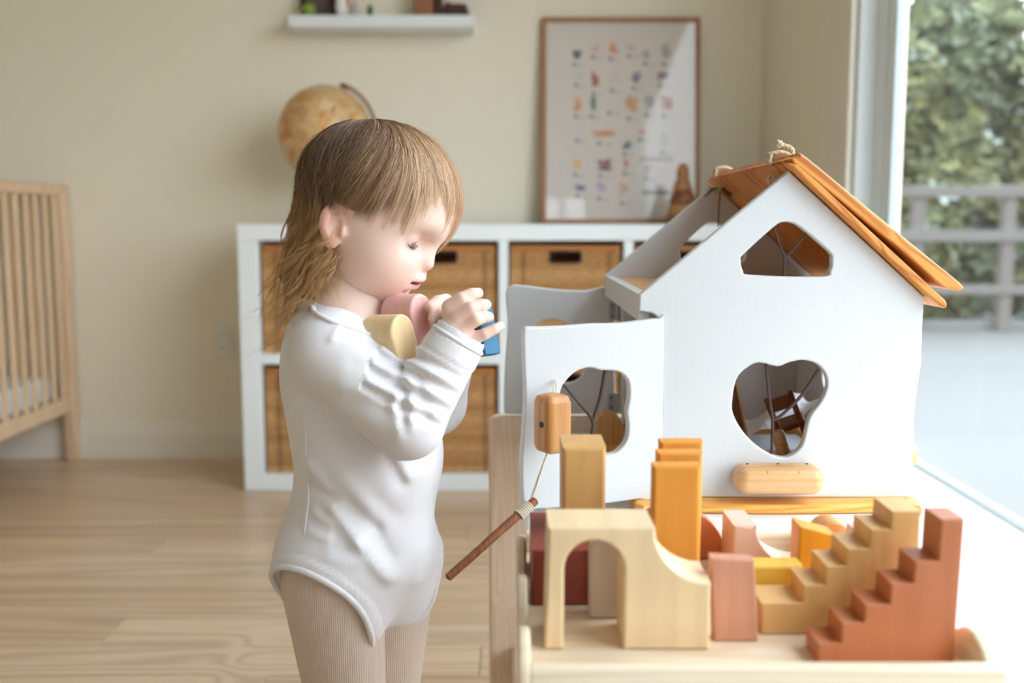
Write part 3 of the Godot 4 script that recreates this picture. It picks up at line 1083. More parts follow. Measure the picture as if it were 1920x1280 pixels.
func dab(im: Image, x: float, y: float, rx: float, ry: float, c: Color, k := 1.0) -> void:
	for j in range(int(y - ry), int(y + ry) + 1):
		for i in range(int(x - rx), int(x + rx) + 1):
			if i < 0 or j < 0 or i >= im.get_width() or j >= im.get_height():
				continue
			var d := pow((i - x) / rx, 2) + pow((j - y) / ry, 2)
			if d < 1.0:
				im.set_pixel(i, j, im.get_pixel(i, j).lerp(c, k))

func print_image() -> ImageTexture:
	var W := 415
	var H := 555
	var im := Image.create(W, H, false, Image.FORMAT_RGB8)
	im.fill(rgb8(218, 207, 196))
	var r := RandomNumberGenerator.new()
	r.seed = 5
	# x, y of each small picture (in half-size crop pixels), width, height, colour
	var dk := rgb8(58, 56, 72)
	var rd := rgb8(168, 70, 52)
	var og := rgb8(206, 124, 58)
	var pk := rgb8(206, 160, 156)
	var gy := rgb8(150, 144, 148)
	var pics := [[85, 90, 17, 16, dk], [136, 72, 14, 14, pk], [185, 72, 15, 18, og], [236, 72, 16, 10, pk], [281, 90, 18, 14, gy], [333, 80, 17, 25, gy],
		[92, 150, 17, 14, rgb8(196, 190, 188)], [138, 160, 14, 28, rd], [190, 160, 18, 20, rgb8(206, 190, 188)], [251, 155, 20, 18, rgb8(112, 96, 110)], [325, 150, 24, 14, rgb8(120, 90, 96)],
		[88, 228, 13, 24, og], [130, 225, 11, 27, rgb8(74, 96, 84)], [184, 228, 22, 14, rgb8(208, 198, 192)], [237, 228, 19, 30, rgb8(200, 136, 84)], [286, 225, 19, 22, gy], [333, 225, 17, 24, rgb8(176, 90, 84)],
		[92, 300, 13, 20, rgb8(206, 200, 198)], [162, 314, 34, 14, og], [224, 345, 17, 13, rgb8(84, 92, 108)], [265, 308, 12, 9, rgb8(212, 120, 120)], [330, 330, 17, 24, rgb8(186, 180, 180)],
		[87, 398, 14, 18, rgb8(226, 172, 92)], [160, 402, 22, 18, rgb8(128, 62, 72)], [222, 398, 9, 14, rd], [282, 412, 9, 13, rgb8(150, 130, 150)], [95, 464, 17, 11, rgb8(74, 84, 116)], [153, 464, 15, 18, rgb8(180, 140, 176)], [216, 470, 14, 26, rgb8(206, 160, 130)]]
	for p in pics:
		var c: Color = p[4]
		for k in 9:                              # body, head, legs: a few overlapping dabs
			var ox: float = (r.randf() * 2 - 1) * p[2] * 0.55
			var oy: float = (r.randf() * 2 - 1) * p[3] * 0.55
			dab(im, p[0] + ox, p[1] + oy, p[2] * (0.25 + r.randf() * 0.3), p[3] * (0.25 + r.randf() * 0.3), c.lightened(r.randf() * 0.25 - 0.0), 0.75)
		dab(im, p[0] - p[2] * 0.4, p[1] + p[3] + 12, 4.5, 6.0, rgb8(70, 70, 76), 0.85)   # initial
		for k in 5:
			dab(im, p[0] + 2 + k * 4.0, p[1] + p[3] + 15, 1.8, 2.2, rgb8(120, 116, 118), 0.6)
	for k in 17:
		dab(im, 262 + k * 5.4, 384, 2.6, 5.0, rgb8(120, 112, 112), 0.6)
		dab(im, 270 + k * 4.6, 478, 2.8, 6.0, rgb8(84, 92, 104), 0.7)
	for k in 7:
		dab(im, 322 + k * 5.5, 420, 2.2, 4.0, rgb8(210, 170, 140), 0.7)
	return ImageTexture.create_from_image(im)

# ------------------------------------------------------------------ table and tray
func table() -> void:
	var t := thing("play_table", "low pine play table with a white top beside the window, carrying the dollhouse", "table", Vector3(0.23, 0, -0.98))
	part("table_top", boxed(Vector3(0.014, 0.452, -1.45), Vector3(0.466, 0.475, -0.50), 0.004), M.seat, t)
	var g := Geo.new()
	g.ext(rrect(-0.034, 0, 0.468, 0.497, 0.012), [], -1.478, -1.452, 0.005)
	part("end_panel", g, M.table, t)
	g = Geo.new()
	g.ext(rrect(0.012, 0, 0.468, 0.451, 0.012), [], -0.54, -0.515, 0.005)
	part("end_panel", g, M.table, t)
	part("side_rail", boxed(Vector3(0.0, 0.09, -1.452), Vector3(0.024, 0.15, -0.54), 0.005), M.table, t)
	part("side_rail", boxed(Vector3(0.44, 0.09, -1.452), Vector3(0.464, 0.15, -0.54), 0.005), M.table, t)
	var y := thing("wooden_tray", "light wooden tray with wavy raised rim under the building blocks", "tray", Vector3(0.155, 0.475, -0.73))
	part("tray_floor", boxed(Vector3(0.008, 0.4752, -0.878), Vector3(0.304, 0.487, -0.584), 0.002), M.tray, y)
	# long sides with three humps (drawn in depth and height)
	var wav := PackedVector2Array([Vector2(0.578, 0.4755)])
	for i in 33:
		var s := 0.578 + 0.304 * i / 32.0
		wav.append(Vector2(s, 0.5 + 0.0115 * cos((s - 0.640) / 0.1 * TAU)))
	wav.append(Vector2(0.882, 0.4755))
	for x in [0.0035, 0.2995]:
		g = Geo.new()
		g.ext(wav, [], x, x + 0.0085, 0.003, Transform3D(Basis(Vector3(0, 0, -1), Vector3(0, 1, 0), Vector3(1, 0, 0)), Vector3.ZERO))
		part("side_rim", g, M.tray, y)
	g = Geo.new()
	g.ext(rrect(-0.597, 0.4755, -0.584, 0.509, 0.005), [], 0.011, 0.2995, 0.001, Transform3D(Basis(Vector3(0, 0, 1), Vector3(0, 1, 0), Vector3(1, 0, 0)), Vector3.ZERO))
	part("front_rim", g, M.tray, y)
	g = Geo.new()
	g.ext(rrect(-0.879, 0.4755, -0.868, 0.505, 0.005), [], 0.012, 0.2995, 0.001, Transform3D(Basis(Vector3(0, 0, 1), Vector3(0, 1, 0), Vector3(1, 0, 0)), Vector3.ZERO))
	part("back_rim", g, M.tray, y)

# ------------------------------------------------------------------ dollhouse
func dollhouse() -> void:
	var t := thing("dollhouse", "white wooden dollhouse with a honey-coloured roof and both side doors open", "dollhouse", Vector3(0.28, 0.475, -1.25))
	var wall := V2([0.2838, 0.8292, 0.4284, 0.7002, 0.4279, 0.6758, 0.4286, 0.6310, 0.4257, 0.6027, 0.4236, 0.5743, 0.4254, 0.5481, 0.4243, 0.5228, 0.4218, 0.5032, 0.4221, 0.4862, 0.1586, 0.4869, 0.1560, 0.6730, 0.1515, 0.6786, 0.1458, 0.6830, 0.1319, 0.6852, 0.1323, 0.7024])
	var tri_hole := curve(V2([0.2368, 0.7381, 0.2397, 0.7442, 0.2706, 0.7727, 0.2797, 0.7769, 0.2875, 0.7765, 0.2969, 0.7719, 0.3271, 0.7473, 0.3308, 0.7381, 0.3294, 0.7272, 0.3203, 0.7210, 0.2488, 0.7226, 0.2394, 0.7272]), 4)
	var heart := curve(V2([0.2315, 0.5875, 0.2353, 0.6131, 0.2454, 0.6251, 0.2585, 0.6311, 0.2779, 0.6269, 0.2896, 0.6311, 0.3044, 0.6337, 0.3193, 0.6296, 0.3286, 0.6191, 0.3308, 0.6056, 0.3251, 0.5905, 0.3138, 0.5739, 0.3099, 0.5572, 0.3059, 0.5420, 0.2957, 0.5321, 0.2868, 0.5298, 0.2748, 0.5329, 0.2595, 0.5420, 0.2442, 0.5572, 0.2341, 0.5739]), 3)
	var g := Geo.new()
	g.ext(wall, [tri_hole, heart], -1.062, -1.05, 0.0022, Transform3D(), 0.8)
	part("front_wall", g, M.white, t)
	g = Geo.new()
	g.ext(wall, [tri_hole], -1.45, -1.438, 0.0022, Transform3D(), 0.8)
	part("back_wall", g, M.white, t)
	g = Geo.new()
	g.ext(rrect(1.062, 0.4905, 1.438, 0.697, 0.0015, 1), [curve(V2([1.185, 0.575, 1.195, 0.607, 1.225, 0.62, 1.26, 0.615, 1.29, 0.621, 1.315, 0.600, 1.32, 0.57, 1.29, 0.555, 1.25, 0.558, 1.21, 0.553]), 4)], 0.408, 0.419, 0.002, Transform3D(Basis(Vector3(0, 0, -1), Vector3(0, 1, 0), Vector3(1, 0, 0)), Vector3.ZERO))
	part("side_wall", g, M.white, t)
	g = Geo.new()
	g.ext(V2([0.1319, 0.6745, 0.1325, 0.7022, 0.1445, 0.7022, 0.1445, 0.6745]), [], -1.438, -1.062, 0.001)
	part("eave_beam", g, M.white, t)
	part("loft_floor", boxed(Vector3(0.1445, 0.688, -1.438), Vector3(0.408, 0.6995, -1.062), 0.001), M.loft, t)
	# base plank with a slightly curved front edge
	g = Geo.new()
	g.ext(curve(V2([0.128, 1.03, 0.16, 1.0285, 0.22, 1.026, 0.28, 1.024, 0.34, 1.026, 0.40, 1.03, 0.428, 1.034, 0.43, 1.25, 0.43, 1.446, 0.28, 1.447, 0.14, 1.446, 0.1285, 1.25]), 3), [], 0.4752, 0.4866, 0.004, Transform3D(Basis(Vector3(1, 0, 0), Vector3(0, 0, -1), Vector3(0, 1, 0)), Vector3.ZERO))
	part("base_plank", g, M.plank, t)
	# roof: right half in place, left half folded over on top of it
	var d := Vector3(0.746, -0.666, 0)
	var nn := Vector3(0.666, 0.746, 0)
	var rf := Transform3D(Basis(d, nn, Vector3(0, 0, 1)), Vector3(0.2838, 0.8292, 0))
	g = Geo.new()
	g.ext(curve(V2([-0.004, 0.001, 0.06, 0.0008, 0.13, 0.0008, 0.19, 0.0005, 0.2085, 0.0008, 0.2135, 0.004, 0.2085, 0.0085, 0.19, 0.0088, 0.10, 0.0086, 0.0, 0.0084, -0.0045, 0.005]), 3), [], -1.47, -1.036, 0.0025)
	laid(part("roof_board", g, M.roof, t), rf)
	d = Vector3(0.7845, -0.62, 0).normalized()
	nn = Vector3(-d.y, d.x, 0)
	rf = Transform3D(Basis(d, nn, Vector3(0, 0, 1)), Vector3(0.2965, 0.8425, 0))
	g = Geo.new()
	g.ext(curve(V2([-0.006, -0.013, 0.05, -0.0125, 0.12, -0.0115, 0.17, -0.0125, 0.19, -0.0145, 0.2065, -0.0085, 0.2125, -0.004, 0.2085, 0.0005, 0.17, 0.0005, 0.08, 0.0, 0.0, 0.0, -0.0065, -0.004]), 3), [], -1.468, -1.036, 0.0025)
	laid(part("roof_flap", g, M.roof, t), rf)
	# rope lashings round the ridge
	for zz in [-1.118, -1.412]:
		g = Geo.new()
		var p := PackedVector3Array()
		for i in 97:
			var a := TAU * i / 24.0
			var w := 0.0006 * sin(i * 2.1)
			p.append(Vector3(0.3015, 0.8345, zz) + Vector3(cos(a) * (0.0215 + w) - sin(a) * 0.004, sin(a) * (0.0165 + w) - cos(a) * 0.008, (i / 96.0 - 0.5) * 0.02 + 0.004 * cos(a)))
		twist(g, p, 0.0019)
		var kn := [Vector3(0.280, 0.826, zz + 0.006), Vector3(0.276, 0.822, zz + 0.012), Vector3(0.281, 0.817, zz + 0.01), Vector3(0.285, 0.823, zz + 0.014), Vector3(0.279, 0.828, zz + 0.008)]
		twist(g, path3(kn, 4), 0.0019)
		var rp := part("rope_lashing", g, M.rope, t)
		if zz > -1.2:
			g = Geo.new()
			twist(g, path3([Vector3(0.3060, 0.851, zz), Vector3(0.3044, 0.8565, zz), Vector3(0.299, 0.8595, zz), Vector3(0.2945, 0.8605, zz), Vector3(0.2915, 0.8635, zz), Vector3(0.2885, 0.862, zz), Vector3(0.2895, 0.859, zz), Vector3(0.292, 0.8612, zz + 0.002), Vector3(0.288, 0.8645, zz)], 5), 0.0016)
			part("knotted_tail", g, M.rope, rp)
		else:
			g = Geo.new()
			for k in 26:                          # frayed ends either side of the knot
				var s := -1.0 if k % 2 else 1.0
				var o := Vector3(rng.randf() - 0.5, rng.randf() - 0.5, rng.randf() - 0.5) * 0.01
				g.tube(PackedVector3Array([Vector3(0.281, 0.824, zz + 0.012), Vector3(0.281 + s * 0.008, 0.822, zz + 0.016) + o * 0.4, Vector3(0.281 + s * 0.017, 0.819 + o.y, zz + 0.02) + o]), PackedFloat32Array([0.0007, 0.0005, 0.0003]), 4)
			part("frayed_end", g, M.darkstring, rp)
	g = Geo.new()
	twist(g, path3([Vector3(0.2845, 0.823, -1.40), Vector3(0.2838, 0.81, -1.398), Vector3(0.2835, 0.795, -1.40), Vector3(0.283, 0.772, -1.40)], 5), 0.0011)
	part("hanging_string", g, M.darkstring, t)
	# twig window bars
	var z := -1.056
	g = Geo.new()
	g.tube(path3([Vector3(0.2709, 0.7712, z), Vector3(0.2787, 0.7518, z), Vector3(0.2832, 0.7395, z), Vector3(0.2829, 0.722, z)], 5), PackedFloat32Array([0.0013]), 7)
	g.tube(path3([Vector3(0.3045, 0.7652, z), Vector3(0.295, 0.7525, z), Vector3(0.2832, 0.7395, z)], 5), PackedFloat32Array([0.0012]), 7)
	part("twig_bar", g, M.twig, t)
	g = Geo.new()
	g.tube(path3([Vector3(0.2672, 0.629, z), Vector3(0.2706, 0.601, z), Vector3(0.2735, 0.583, z), Vector3(0.276, 0.5684, z), Vector3(0.276, 0.531, z)], 5), PackedFloat32Array([0.0017]), 7)
	g.tube(path3([Vector3(0.3225, 0.6232, z), Vector3(0.307, 0.5972, z), Vector3(0.2875, 0.5765, z), Vector3(0.276, 0.5684, z)], 5), PackedFloat32Array([0.0018]), 7)
	part("twig_bar", g, M.twig, t)
	# rounded log flower box with drilled holes
	log_box(t, Vector3(0.2763, 0.512, -1.031), Vector3(0.045, 0.0146, 0.0195), Basis(), "flower_box")
	log_box(t, Vector3(0.4295, 0.5255, -1.118), Vector3(0.045, 0.0146, 0.0125), Basis(Vector3(0, 1, 0), PI / 2), "flower_box")
	# near door, hinged on the front corner and swung a little towards the room
	var dr := Transform3D(Basis(Vector3(0, 1, 0), deg_to_rad(15)), Vector3(0.1565, 0, -1.047))
	var hole := curve(V2([-0.1106, 0.6057, -0.1058, 0.6149, -0.0962, 0.6241, -0.0853, 0.6284, -0.0761, 0.6286, -0.0674, 0.6260, -0.0563, 0.6251, -0.0464, 0.6230, -0.0380, 0.6151, -0.0355, 0.6025, -0.0365, 0.5902, -0.0381, 0.5813, -0.0362, 0.5668, -0.0377, 0.5525, -0.0453, 0.5422, -0.0553, 0.5377, -0.0822, 0.5382, -0.1019, 0.5438, -0.1101, 0.5582, -0.1125, 0.5805]), 3)
	g = Geo.new()
	g.ext(curve(V2([-0.1499, 0.6679, -0.1454, 0.6726, -0.1343, 0.6723, -0.1062, 0.6727, -0.0777, 0.6741, -0.0488, 0.6739, -0.0254, 0.6761, -0.0035, 0.6779, 0.0018, 0.6744, 0.0024, 0.58, 0.0026, 0.4879, -0.0224, 0.4869, -0.0817, 0.4843, -0.1394, 0.4848, -0.1479, 0.4853, -0.1508, 0.4996, -0.1519, 0.5385, -0.1497, 0.5714, -0.1481, 0.6041, -0.1493, 0.6367]), 3), [hole], -0.012, 0.0, 0.0024, dr, 0.6)
	var nd := part("door", g, M.white, t)
	g = Geo.new()
	z = -0.006
	var tw := [dr * Vector3(-0.1088, 0.615, z), dr * Vector3(-0.0888, 0.5915, z), dr * Vector3(-0.0737, 0.5726, z), dr * Vector3(-0.0751, 0.555, z), dr * Vector3(-0.0756, 0.536, z)]
	g.tube(path3(tw, 5), PackedFloat32Array([0.0012, 0.0012, 0.0012, 0.0013, 0.0013, 0.0014, 0.0015, 0.0016, 0.0018, 0.002, 0.0022]), 7)
	g.tube(path3([dr * Vector3(-0.0605, 0.6262, z), dr * Vector3(-0.0655, 0.5972, z), dr * Vector3(-0.0737, 0.5726, z)], 5), PackedFloat32Array([0.0022]), 7)
	part("twig_bar", g, M.twig, nd)
	# far door, hinged on the back corner
	g = Geo.new()
	g.ext(curve(V2([-0.0092, 0.6717, -0.0069, 0.6824, 0.0000, 0.6883, 0.0191, 0.6873, 0.0458, 0.6840, 0.0764, 0.6809, 0.1069, 0.6802, 0.1451, 0.6809, 0.1465, 0.60, 0.1472, 0.5042, 0.1085, 0.5010, 0.0310, 0.5003, -0.0039, 0.5010, -0.0116, 0.5073, -0.0108, 0.5605, -0.0077, 0.6071, -0.0061, 0.6380]), 3),
		[curve(V2([0.0399, 0.6357, 0.0475, 0.6380, 0.0613, 0.6387, 0.0728, 0.6349, 0.0859, 0.6287, 0.0960, 0.6071, 0.1039, 0.5839, 0.1048, 0.5683, 0.1003, 0.5559, 0.0926, 0.5496, 0.0811, 0.5465, 0.0617, 0.5488, 0.0424, 0.5605, 0.0346, 0.5839, 0.0330, 0.6071, 0.0345, 0.6264]), 3)], -1.462, -1.45, 0.0024, Transform3D(), 0.6)
	var fd := part("door", g, M.white, t)
	for y in [0.6514, 0.5183]:
		g = Geo.new()
		g.ext(rrect(0.1395, y - 0.0135, 0.1495, y + 0.0135, 0.0008, 1), [], -1.4505, -1.449, 0.0003)
		g.tube(PackedVector3Array([Vector3(0.1515, y - 0.0135, -1.4475), Vector3(0.1515, y + 0.0135, -1.4475)]), PackedFloat32Array([0.0026]), 10)
		part("hinge", g, M.metal, fd)
		for s in [-0.0075, 0.0075]:
			g = Geo.new()
			g.ball(Vector3(0.1438, y + s, -1.449), Vector3(0.0017, 0.0017, 0.0007), Basis(), 10, 6)
			part("screw", g, M.screw, fd)
	# toys lying inside, seen through the lower window
	var zf := 0.4868
	var it := thing("toy_bed_end", "dark brown toy board leaning inside the dollhouse at the left of its lower window", "toy board", Vector3(0.262, zf, -1.2))
	part("panel", boxed(Vector3(-0.035, 0, -0.004), Vector3(0.035, 0.088, 0.004), 0.002, Transform3D(Basis(Vector3(0, 1, 0), 0.5) * Basis(Vector3(0, 0, 1), 0.28) , Vector3(0.250, zf + 0.012, -1.17))), M.toybrown, it)
	part("edge_strip", boxed(Vector3(0.035, 0, -0.005), Vector3(0.038, 0.088, 0.005), 0.001, Transform3D(Basis(Vector3(0, 1, 0), 0.5) * Basis(Vector3(0, 0, 1), 0.28) , Vector3(0.250, zf + 0.012, -1.17))), M.log, it)
	it = thing("wooden_peg", "short round light wooden peg leaning inside the dollhouse behind the lower window", "peg", Vector3(0.31, zf, -1.14))
	g = Geo.new()
	g.lathe(V2([0, 0, 0.006, 0, 0.0075, 0.0015, 0.0075, 0.05, 0.006, 0.054, 0, 0.055]), 18, Transform3D(Basis(Vector3(0, 0, 1), 0.3), Vector3(0.318, zf + 0.003, -1.135)))
	part("peg", g, M.log, it)
	it = thing("toy_chair", "dark brown toy chair tipped over inside the dollhouse, right of the round peg", "toy chair", Vector3(0.34, zf, -1.2))
	var cf := Transform3D(Basis(Vector3(0, 0, 1), 0.38) * Basis(Vector3(0, 1, 0), -0.2), Vector3(0.346, zf + 0.008, -1.19))
	for x in [-0.016, 0.012]:
		part("leg", boxed(Vector3(x, 0, 0.0), Vector3(x + 0.007, 0.085, 0.007), 0.001, cf), M.toybrown, it)
		part("leg", boxed(Vector3(x, 0, -0.036), Vector3(x + 0.007, 0.042, -0.029), 0.001, cf), M.toybrown, it)
	part("seat", boxed(Vector3(-0.018, 0.040, -0.037), Vector3(0.021, 0.046, 0.007), 0.001, cf), M.toybrown, it)
	part("backrest", boxed(Vector3(-0.010, 0.066, 0.001), Vector3(0.013, 0.082, 0.006), 0.001, cf), M.toybrown, it)
	it = thing("toy_sheet", "folded white cloth draped among the toys inside the dollhouse", "cloth", Vector3(0.335, zf, -1.28))
	g = Geo.new()
	for i in 12:
		for j in 10:
			var q := []
			for e in [Vector2(i, j), Vector2(i + 1, j), Vector2(i + 1, j + 1), Vector2(i, j + 1)]:
				q.append(Vector3(0.27 + e.x * 0.0095, zf + 0.012 + 0.0045 * e.x + 0.007 * sin(e.x * 0.8 + e.y * 0.5), -1.33 + e.y * 0.01))
			var nq: Vector3 = (q[2] - q[0]).cross(q[1] - q[3]).normalized()
			if nq.y < 0:
				nq = -nq
			g.quad(q[0], q[1], q[2], q[3], nq)
	g.box(Vector3(0.275, zf, -1.325), Vector3(0.38, zf + 0.011, -1.235), 0.004)
	part("cloth", g, M.mattress, it)
	it = thing("branch_slice", "little branch piece with pale cut ends lying behind the twig bar of the lower window", "branch", Vector3(0.27, zf, -1.30))
	g = Geo.new()
	g.tube(path3([Vector3(0.235, zf + 0.05, -1.36), Vector3(0.26, zf + 0.045, -1.355), Vector3(0.29, zf + 0.036, -1.35)], 5), PackedFloat32Array([0.008, 0.0085, 0.009, 0.009, 0.0085, 0.009, 0.009, 0.0095, 0.01, 0.011, 0.011]), 12)
	part("branch", g, M.log, it)
	it = thing("brown_block", "small upright reddish brown block at the back of the dollhouse room", "block", Vector3(0.285, zf, -1.40))
	part("block", boxed(Vector3(0.276, zf, -1.41), Vector3(0.291, zf + 0.07, -1.395), 0.002), M.picframe, it)
	it = thing("toy_bench", "low dark toy bench along the back wall inside the dollhouse", "toy bench", Vector3(0.27, zf, -1.375))
	part("seat", boxed(Vector3(0.18, zf + 0.030, -1.392), Vector3(0.275, zf + 0.038, -1.345), 0.002), M.toybrown, it)
	for x in [0.185, 0.262]:
		part("leg", boxed(Vector3(x, zf, -1.39), Vector3(x + 0.008, zf + 0.030, -1.348), 0.001), M.toybrown, it)
	# half-round block standing behind the near door
	it = thing("half_round_block", "tan round-topped wooden block standing on the table between the two open doors", "block", Vector3(0.127, 0.475, -1.33))
	g = Geo.new()
	g.ext(arch_outline(0.127, 0.475, 0.019, 0.0525), [], -1.345, -1.31, 0.002)
	part("block", g, wood(rgb8(188, 136, 82), rgb8(204, 156, 100), 61, true, 0.5, 6.0), it)
	# wooden bead with cord and stick hanging on the near door
	var hb := thing("door_knocker", "rounded wooden bead on a string with a brown stick, hanging on the open dollhouse door", "hanging toy", Vector3(0.04, 0.5506, -0.98))
	var bx := Transform3D(Basis(Vector3(0, 1, 0), deg_to_rad(32)), Vector3(0.0398, 0.5805, -0.982))
	g = Geo.new()
	var bead := PackedVector2Array()
	g.ext(rrect(-0.0155, -0.0155, 0.0155, 0.0155, 0.009, 5), [], -0.0295, 0.0295, 0.0085, bx * Transform3D(Basis(Vector3(1, 0, 0), Vector3(0, 0, -1), Vector3(0, 1, 0)), Vector3.ZERO))
	var bd := part("bead", g, M.bead, hb)
	g = Geo.new()
	g.lathe(V2([0, -0.0006, 0.0028, -0.0006, 0.0031, 0.0006, 0, 0.0006]), 16, bx * Transform3D(Basis(Vector3(0, 0, 1), PI / 2), Vector3(-0.0156, 0.0005, 0.004)))
	part("drilled_hole", g, M.black, bd)
	g = Geo.new()
	var lp := Vector3(0.0433, 0.618, -1.0152)
	twist(g, path3([Vector3(0.0405, 0.609, -0.985), Vector3(0.0415, 0.613, -1.0), lp, Vector3(0.0445, 0.613, -1.002), Vector3(0.0425, 0.609, -0.985)], 5), 0.0008)
	twist(g, path3([Vector3(0.035, 0.552, -0.978), Vector3(0.03, 0.54, -0.968), Vector3(0.0235, 0.522, -0.958), Vector3(0.0185, 0.510, -0.955)], 6), 0.0009)
	twist(g, path3([Vector3(0.0345, 0.552, -0.977), Vector3(0.0275, 0.535, -0.966), Vector3(0.0205, 0.518, -0.957), Vector3(0.0170, 0.5075, -0.954)], 6), 0.0009)
	part("cord", g, M.string, hb)
	var sa := Vector3(0.0225, 0.5098, -0.955)
	var sb := Vector3(-0.0588, 0.4527, -0.90)
	g = Geo.new()
	g.tube(path3([sa, sa.lerp(sb, 0.35) + Vector3(0.0, 0.0006, 0), sa.lerp(sb, 0.7), sb], 5), PackedFloat32Array([0.0042, 0.0044, 0.0043, 0.004, 0.0042, 0.0042, 0.004, 0.0041, 0.004, 0.0038, 0.0039]), 12)
	part("stick", g, M.stick, hb)
	g = Geo.new()
	var wr := PackedVector3Array()
	var ax := (sb - sa).normalized()
	var s1 := ax.cross(Vector3.UP).normalized()
	var s2 := ax.cross(s1)
	for i in 85:
		var a := TAU * i / 12.0
		wr.append(sa + ax * (0.007 + 0.016 * i / 84.0) + (s1 * cos(a) + s2 * sin(a)) * 0.0052)
	g.tube(wr, PackedFloat32Array([0.0012]), 6)
	part("cord_wrapping", g, M.string, hb)

# a part whose shape was given in its own axes is moved to xf, given in world coordinates
func laid(o: MeshInstance3D, xf: Transform3D) -> void:
	var off := at_of(o.get_parent())
	o.transform = Transform3D(Basis(), -off) * xf * Transform3D(Basis(), off)

func twist(g: Geo, p: PackedVector3Array, r: float) -> void:
	# a laid cord: two strands winding round the path
	var m := p.size()
	for s in 2:
		var q := PackedVector3Array()
		var len_ := 0.0
		for i in m:
			var t := (p[mini(i + 1, m - 1)] - p[maxi(i - 1, 0)]).normalized()
			var a := t.cross(Vector3(0.3, 0.2, 0.93)).normalized()
			var b := t.cross(a)
			if i > 0:
				len_ += p[i].distance_to(p[i - 1])
			var ph := len_ / (r * 7.0) * TAU + PI * s
			q.append(p[i] + (a * cos(ph) + b * sin(ph)) * r * 0.5)
		g.tube(q, PackedFloat32Array([r * 0.8]), 6)

func arch_outline(cx: float, y0: float, r: float, h: float) -> PackedVector2Array:
	var o := PackedVector2Array([Vector2(cx - r, y0), Vector2(cx + r, y0)])
	for i in 17:
		var a := PI * i / 16.0
		o.append(Vector2(cx + cos(a) * r, y0 + h - r + sin(a) * r))
	return o

func log_box(t: Node3D, ce: Vector3, h: Vector3, bs: Basis, called: String) -> void:
	var xf := Transform3D(bs, ce)
	var g := Geo.new()
	g.ext(rrect(-h.x, -h.y, h.x, h.y, h.y * 0.85, 6), [], -h.z, h.z, minf(h.z, h.y) * 0.75, xf)
	var o := part(called, g, M.log, t)
	for q in [[-0.031, 0.0, 0], [0.001, 0.0, 0], [0.031, 0.0, 0], [-0.015, 0.012, 1], [0.017, 0.012, 1]]:
		g = Geo.new()
		var p := Vector3(q[0], h.y + 0.0002, -0.004) if q[2] == 0 else Vector3(q[0], h.y * 0.74, h.z - 0.0036)
		var tl := Basis() if q[2] == 0 else Basis(Vector3(1, 0, 0), 0.85)
		g.lathe(V2([0, -0.0005, 0.0014, -0.0005, 0.0014, 0.0004, 0, 0.0004]), 12, xf * Transform3D(tl, p))
		part("drilled_hole", g, M.black, o)

# ------------------------------------------------------------------ building blocks on the tray
func blockmat(c: Color, sd: int) -> StandardMaterial3D:
	return wood(c.darkened(0.05), c.lightened(0.02), sd, true, 0.5, 5.0, 4.0)

func block(called: String, label: String, outline: PackedVector2Array, holes: Array, z0: float, z1: float, m: Material, b := 0.002, xf := Transform3D(), cat := "block", group := "") -> Node3D:
	var lo := Vector2(1e9, 1e9)
	var hi := -lo
	for p in outline:
		lo = lo.min(p)
		hi = hi.max(p)
	var o := MeshInstance3D.new()
	o.name = numbered(called)
	var at := xf * Vector3((lo.x + hi.x) / 2, lo.y, (z0 + z1) / 2)
	o.position = at
	var g := Geo.new()
	g.ext(outline, holes, z0, z1, b, xf)
	o.mesh = g.mesh(at)
	o.material_override = m
	add_child(o)
	tag(o, label, cat, group)
	return o

